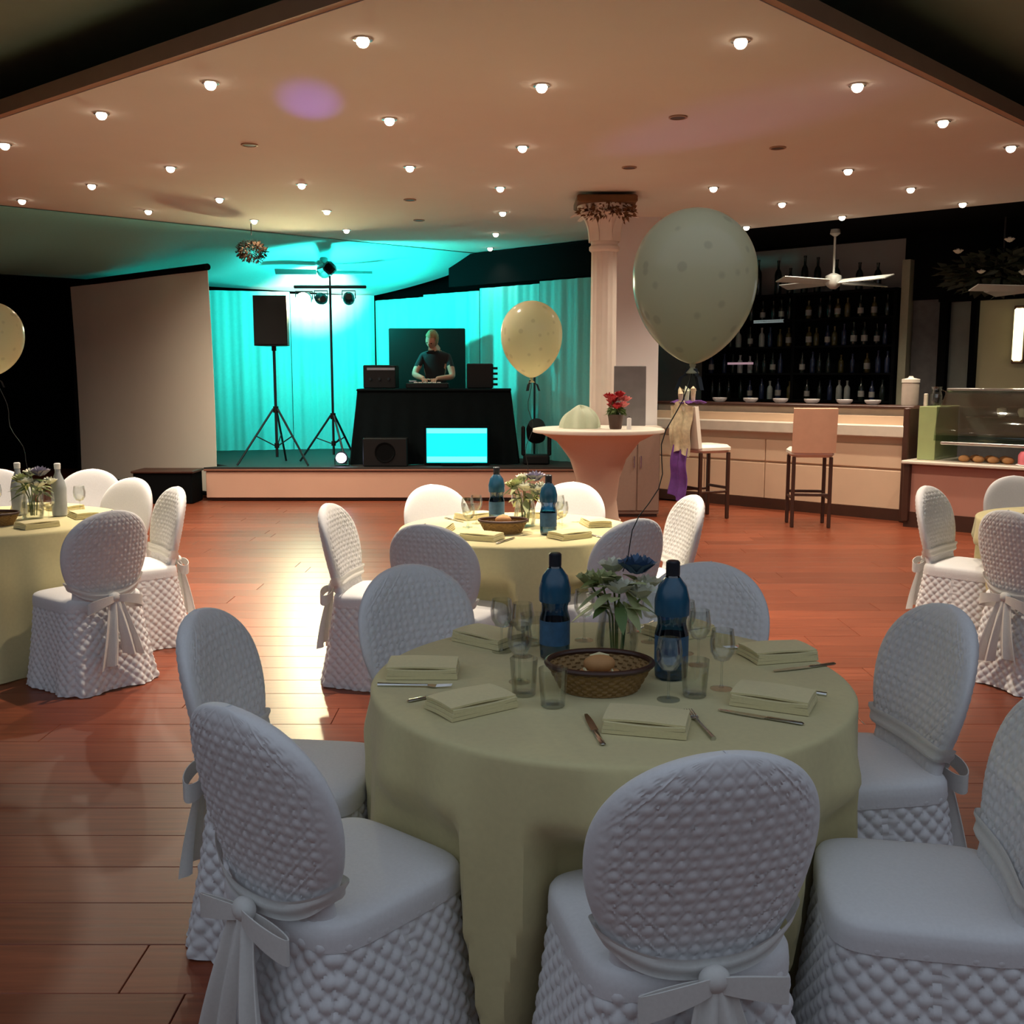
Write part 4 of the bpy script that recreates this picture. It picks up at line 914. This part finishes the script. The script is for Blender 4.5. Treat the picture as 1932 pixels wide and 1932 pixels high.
def basket(loc, label, sc_=1.0):
    t = thing('bread_basket', label, 'basket', loc)
    def wall(u, v):
        a = 2*PI*u; r = 0.082+0.03*v+0.003*sin(u*2*PI*26+(PI if int(v*8) % 2 else 0)); return (1.12*r*cos(a), .92*r*sin(a), 0.003+0.062*v)
    MB().grid(wall, 104, 16, True).build('woven_wall', M_wicker, t)
    MB().lathe([(0.082, 0.001), (0.082, 0.006)], 28, M=Matrix.Diagonal((1.12, .92, 1))).build('bottom', M_wicker, t)
    MB().tube([(1.12*0.112*cos(a), .92*0.112*sin(a), 0.066) for a in [2*PI*k/32 for k in range(33)]], 0.007, 8).build('rim', M_darkwood, t)
    t.scale = (sc_,)*3
    return t
def roll(loc, rz, label): 
    t = thing('bread_roll', label, 'bread', loc, rz, 'bread rolls in the baskets')
    MB().sphere((0, 0, 0.022), (0.042, 0.028, 0.024), 16, 10).build('crumb', M_bread, t)
    MB().tube([(-0.025, 0, .043), (0, .004, .046), (0.025, 0, .043)], [.002, .005, .002], 6).build('score', M_nap, t)
def centrepiece(loc, label, seed, blue):
    t = thing('flower_centrepiece', label, 'centrepiece', loc)
    MB().lathe([(0.05, 0), (0.055, 0.006), (0.062, 0.05), (0.055, 0.10), (0.048, 0.14), (0.056, 0.17), (0.054, 0.17), (0.046, 0.14), (0.052, 0.10), (0.058, 0.05), (0.05, 0.01)], 28, cap=False).build('vase', M_glass, t)
    MB().lathe([(0.05, 0.004), (0.057, 0.05), (0.052, 0.095)], 24).build('water', M_glass, t)
    rd = random.Random(seed)
    hs = [(-0.045, -0.02, .235), (0.0, -0.05, .215), (-0.01, 0.03, .26), (-0.07, 0.03, .22), (0.06, -0.04, .20), (0.09, 0.03, .21)]
    for k, (x, y, z) in enumerate(hs):
        MB().tube([(x*.2, y*.2, 0.02), (x*.3, y*.3, 0.12), (x, y, z-.02)], 0.0032, 6).build('stem', M_leaf, t)
        rose(MB(), (0, 0, 0), rd.uniform(.042, .054), seed+k).build('flower', M_petalw if k % 3 else M_paleleaf, t, loc=(x, y, z))
    rose(MB(), (0, 0, 0), .058, seed+20, 4).build('flower', M_petalb if blue else mat('lilac_petal', (0.30, 0.28, 0.36), .7), t, loc=(0.055, 0.0, .265))
    for k in range(26):
        a = rd.uniform(0, 6.28); l = rd.uniform(.06, .105); z = rd.uniform(.14, .24); R = Matrix.Rotation(a, 3, 'Z'); sg = rd.uniform(-.05, .06)
        MB().slab(lambda u, v: R @ Vector((0.03+l*v, (u-.5)*0.036*sin(PI*min(1, v*.95+.05)), z+sg*v-0.03*v*v)), 2, 5, 0.0012).build('leaf', M_paleleaf if k % 4 else M_leaf, t)
    return t
def balloon(loc, knotto, label, seed, m):
    t = thing('balloon', label, 'balloon', loc)
    def env(u, v):
        ph = PI*v; a = 2*PI*u; r = 0.160*sin(ph); z = 0.165*cos(ph)
        if v > .5: s = sin((v-.5)*PI); r = 0.160*(max(0, 1-s**2.1))**.72+0.008*s; z = -0.232*s
        return (r*cos(a), r*sin(a), z)
    b = MB().grid(env, 48, 40, True).build('envelope', m, t)
    MB().lathe([(0.007, -0.228), (0.009, -0.236), (0.006, -0.242), (0.018, -0.256), (0.016, -0.258)], 14).build('knot', m, t)
    k = Vector(knotto)-Vector(loc); s = Vector((0, 0, -0.245))
    pts = [s.lerp(k, i/14)+Vector((0.020*sin(i*.9+seed)*sin(PI*i/14), 0.012*cos(i*1.1)*sin(PI*i/14), 0)) for i in range(15)]
    MB().tube(pts, 0.0016, 6).build('string', M_rope, t)
    for q in range(3):
        a = q*2.1+seed
        MB().slab(lambda u, v: (0.012*cos(a)+(u-.5)*0.010+0.03*v*cos(a), 0.012*sin(a)+0.03*v*sin(a), -0.245-0.05*v-0.006*sin(v*8)), 2, 8, 0.001).build('ribbon_tail', M_rope, t)
    return t
def balloonmat(name, col, transl, alpha):
    m = bpy.data.materials.new(name); m.use_nodes = True; nt = m.node_tree; b = nt.nodes['Principled BSDF']
    tc = nt.nodes.new('ShaderNodeTexCoord'); vo = nt.nodes.new('ShaderNodeTexVoronoi'); vo.inputs['Scale'].default_value = 16
    nt.links.new(tc.outputs['Object'], vo.inputs['Vector'])
    mr = nt.nodes.new('ShaderNodeMapRange'); mr.inputs[1].default_value = 0.16; mr.inputs[2].default_value = 0.24; nt.links.new(vo.outputs['Distance'], mr.inputs[0])
    mx = nt.nodes.new('ShaderNodeMix'); mx.data_type = 'RGBA'; mx.inputs[6].default_value = [c*.84 for c in col]+[1]; mx.inputs[7].default_value = list(col)+[1]
    nt.links.new(mr.outputs[0], mx.inputs[0]); nt.links.new(mx.outputs[2], b.inputs['Base Color'])
    b.inputs['Roughness'].default_value = 0.18; b.inputs['Specular IOR Level'].default_value = 0.5
    tr = nt.nodes.new('ShaderNodeBsdfTranslucent'); nt.links.new(mx.outputs[2], tr.inputs[0])
    tp = nt.nodes.new('ShaderNodeBsdfTransparent'); tp.inputs[0].default_value = list(col)+[1]
    ms = nt.nodes.new('ShaderNodeMixShader'); ms.inputs[0].default_value = transl; nt.links.new(b.outputs[0], ms.inputs[1]); nt.links.new(tr.outputs[0], ms.inputs[2])
    m2 = nt.nodes.new('ShaderNodeMixShader'); m2.inputs[0].default_value = alpha; nt.links.new(ms.outputs[0], m2.inputs[1]); nt.links.new(tp.outputs[0], m2.inputs[2])
    nt.links.new(m2.outputs[0], nt.nodes['Material Output'].inputs[0]); return m
M_ball = balloonmat('pale_cream_latex', (0.80, 0.77, 0.55), 0.45, 0.10)

# table 1
def rel(T, x, y): return (T[0]+x, T[1]+y, TZ)
parts_thing('water_bottle', 'blue water bottle with dark cap standing behind the bread basket on the dim table', 'bottle', (0.122, 2.85, TZ), 0.3, BOT, 'blue bottles on the olive-lit table')
parts_thing('water_bottle', 'blue water bottle with dark cap in front of the grey shaded chair', 'bottle', (0.425, 2.66, TZ), 1.3, BOT, 'blue bottles on the olive-lit table', 1.04)
basket((0.225, 2.56, TZ), 'olive-brown bread basket in the middle of the dim table', 1.08)
for k, (x, y, r) in enumerate([(-.034, 0, PI/2), (.034, 0, PI/2), (.0, 0.003, 0.06)]):
    roll((0.225+x, 2.56+y, TZ+0.007+.038*(k == 2)), r, 'bread roll in the basket on the dim olive-lit table')
centrepiece((0.30, 2.86, TZ), 'glass vase of pale flowers and one dark blue bloom below the largest balloon', 3, True)
NP = [((-0.24, 2.70), 0.0, 'folded ivory napkin before the chair seen edge-on'), ((-0.10, 2.405), 0.62, 'folded ivory napkin before the pale blue seat'), ((0.31, 2.265), -0.25, 'thick square folded napkin before the stage-facing chair'),
      ((0.645, 2.44), -0.85+.4, 'folded ivory napkin before the wide-skirted chair'), ((0.76, 2.86), 0.25, 'folded ivory napkin before the sideways chair'), ((-0.07, 3.03), -0.7, 'folded ivory napkin before the greyish chair'), ((0.52, 3.12), 0.5, 'folded ivory napkin before the grey shaded chair')]
for (x, y), rz, lab in NP:
    parts_thing('napkin', lab+' at the dim table', 'napkin', (x, y, TZ), rz, NAP, 'folded napkins on the dim table')
for k, ((x, y), rz, lab) in enumerate(NP):
    out = (Vector((x, y))-Vector(T1)).normalized(); side = Vector((-out.y, out.x)); a = math.atan2(-out.y, -out.x)-PI/2
    p = Vector((x, y))-side*0.125; q = Vector((x, y))-out*0.0+side*0.125
    if p.length and (p-Vector(T1)).length > .56: p -= out*.06
    if (q-Vector(T1)).length > .56: q -= out*.06
    if k in (1, 2, 3, 4, 5): parts_thing('table_knife', 'steel table knife beside the napkin, ' + lab.replace('folded ivory napkin ', '').replace('thick square folded napkin ', ''), 'knife', (p.x, p.y, TZ), a, KNIFE, 'knives on the dim table')
    if k in (0, 2, 3, 4, 6): parts_thing('table_fork', 'steel table fork beside the napkin, ' + lab.replace('folded ivory napkin ', '').replace('thick square folded napkin ', ''), 'fork', (q.x, q.y, TZ), a, FORK, 'forks on the dim table')
GL = [(0.02, 2.62), (0.03, 2.51), (0.03, 2.87), (-0.03, 2.92), (0.06, 3.0), (0.52, 2.78), (0.50, 2.90), (0.46, 2.50), (0.54, 2.56), (0.39, 2.47), (0.10, 2.42), (0.42, 3.03), (0.22, 3.05)]
for k, (x, y) in enumerate(GL):
    if k % 3 == 1: parts_thing('tumbler', 'clear water tumbler among the glasses on the dim table', 'glass', (x, y, TZ), 0, TUMB, 'tumblers on the dim table')
    else: parts_thing('wine_glass', 'clear stemmed wine glass among the glasses on the dim table', 'glass', (x, y, TZ), 0, WINE, 'wine glasses on the dim table', 0.85)
balloon((0.475, 2.72, 1.815), (0.315, 2.86, TZ+0.25), 'largest pale cream balloon with faint spots, floating over the dim table', 1, M_ball)
# table 2
parts_thing('water_bottle', 'blue bottle next to the lilac flowers on the bright table', 'bottle', (-0.085, 5.62, TZ), 0, BOT, 'blue bottles on the bright table')
parts_thing('water_bottle', 'blue bottle with turquoise glow on the front of the bright table', 'bottle', (0.185, 5.16, TZ), 0.6, BOT, 'blue bottles on the bright table')
basket((-0.045, 5.22, TZ), 'orange-brown bread basket on the brightly lit table', 1.0)
for k, (x, y, r) in enumerate([(-.034, 0, PI/2), (.034, 0, PI/2), (.0, 0.003, 0.06)]): roll((-0.045+x, 5.22+y, TZ+0.007+.038*(k == 2)), r, 'bread roll in the basket on the brightly lit table')
centrepiece((0.07, 5.46, TZ), 'vase of lilac and white flowers on the brightly lit table', 40, False)
balloon((0.102, 5.42, 1.775), (0.08, 5.46, TZ+0.25), 'glowing cream balloon floating over the brightly lit table before the stage', 2, M_ball)
for k in range(6):
    cx, cy, rz = c2[k]; d = (Vector((cx, cy))-Vector(T2)).normalized(); p = Vector(T2)+d*.43; sd = Vector((-d.y, d.x))
    parts_thing('napkin', 'folded ivory napkin on the brightly lit table', 'napkin', (p.x, p.y, TZ), rz, NAP, 'folded napkins on the bright table')
    q = p+sd*.13; parts_thing('table_knife', 'steel knife on the brightly lit table', 'knife', (q.x, q.y, TZ), rz, KNIFE, 'knives on the bright table')
    q = Vector(T2)+d*(.30 if k == 1 else .25)+sd*(-.14 if k == 1 else -.10 if k == 0 else .10); parts_thing('wine_glass', 'clear wine glass on the brightly lit table', 'glass', (q.x, q.y, TZ), 0, WINE, 'wine glasses on the bright table', .85)
# table 3
CB = [(nm, me) for nm, me in BOT]
m_clr = [('glass', MB().lathe([(0.032, 0), (0.041, 0.006), (0.043, 0.16), (0.035, 0.20), (0.016, 0.25), (0.014, 0.285)], 20).mesh('glass', mat('grey_water_bottle', (0.36, 0.38, 0.40), .2))), ('cap', MB().lathe([(0.017, 0.272), (0.018, 0.302), (0.014, 0.306)], 14).mesh('cap', M_white))]
parts_thing('water_bottle', 'pale grey water bottle with white cap on the table beside the screen', 'bottle', (-2.61, 5.86, TZ), 0, m_clr, 'pale bottles on the table beside the screen')
parts_thing('water_bottle', 'pale grey water bottle with white cap, second on the screen table', 'bottle', (-2.86, 5.9, TZ), 0, m_clr, 'pale bottles on the table beside the screen')
centrepiece((-2.71, 5.74, TZ), 'vase of grey-lilac flowers on the table beside the screen', 60, False)
basket((-2.80, 5.49, TZ), 'bread basket on the table beside the screen', 1.0)
balloon((-2.86, 5.72, 1.79), (-2.71, 5.74, TZ+.25), 'pale pink-lit balloon over the table beside the projection screen', 5, M_ball)
for k in (0, 1, 2, 3):
    cx, cy, rz = c3[k]; d = (Vector((cx, cy))-Vector(T3)).normalized(); p = Vector(T3)+d*.46; sd = Vector((-d.y, d.x))
    parts_thing('napkin', 'folded ivory napkin on the table beside the screen', 'napkin', (p.x, p.y, TZ), rz, NAP, 'folded napkins on the screen table')
    for s in (.42 if k == 1 else .32,): q = Vector(T3)+d*s+sd*.14; parts_thing('wine_glass', 'clear wine glass on the table beside the screen', 'glass', (q.x, q.y, TZ), 0, WINE, 'wine glasses on the screen table', .9)
# table 4 (mostly outside the frame)
for k in (0, 1):
    cx, cy, rz = c4[k]; d = (Vector((cx, cy))-Vector(T4)).normalized(); p = Vector(T4)+d*.45
    parts_thing('napkin', 'folded ivory napkin on the table beside the bar', 'napkin', (p.x, p.y, TZ), rz, NAP, 'folded napkins on the bar-side table')
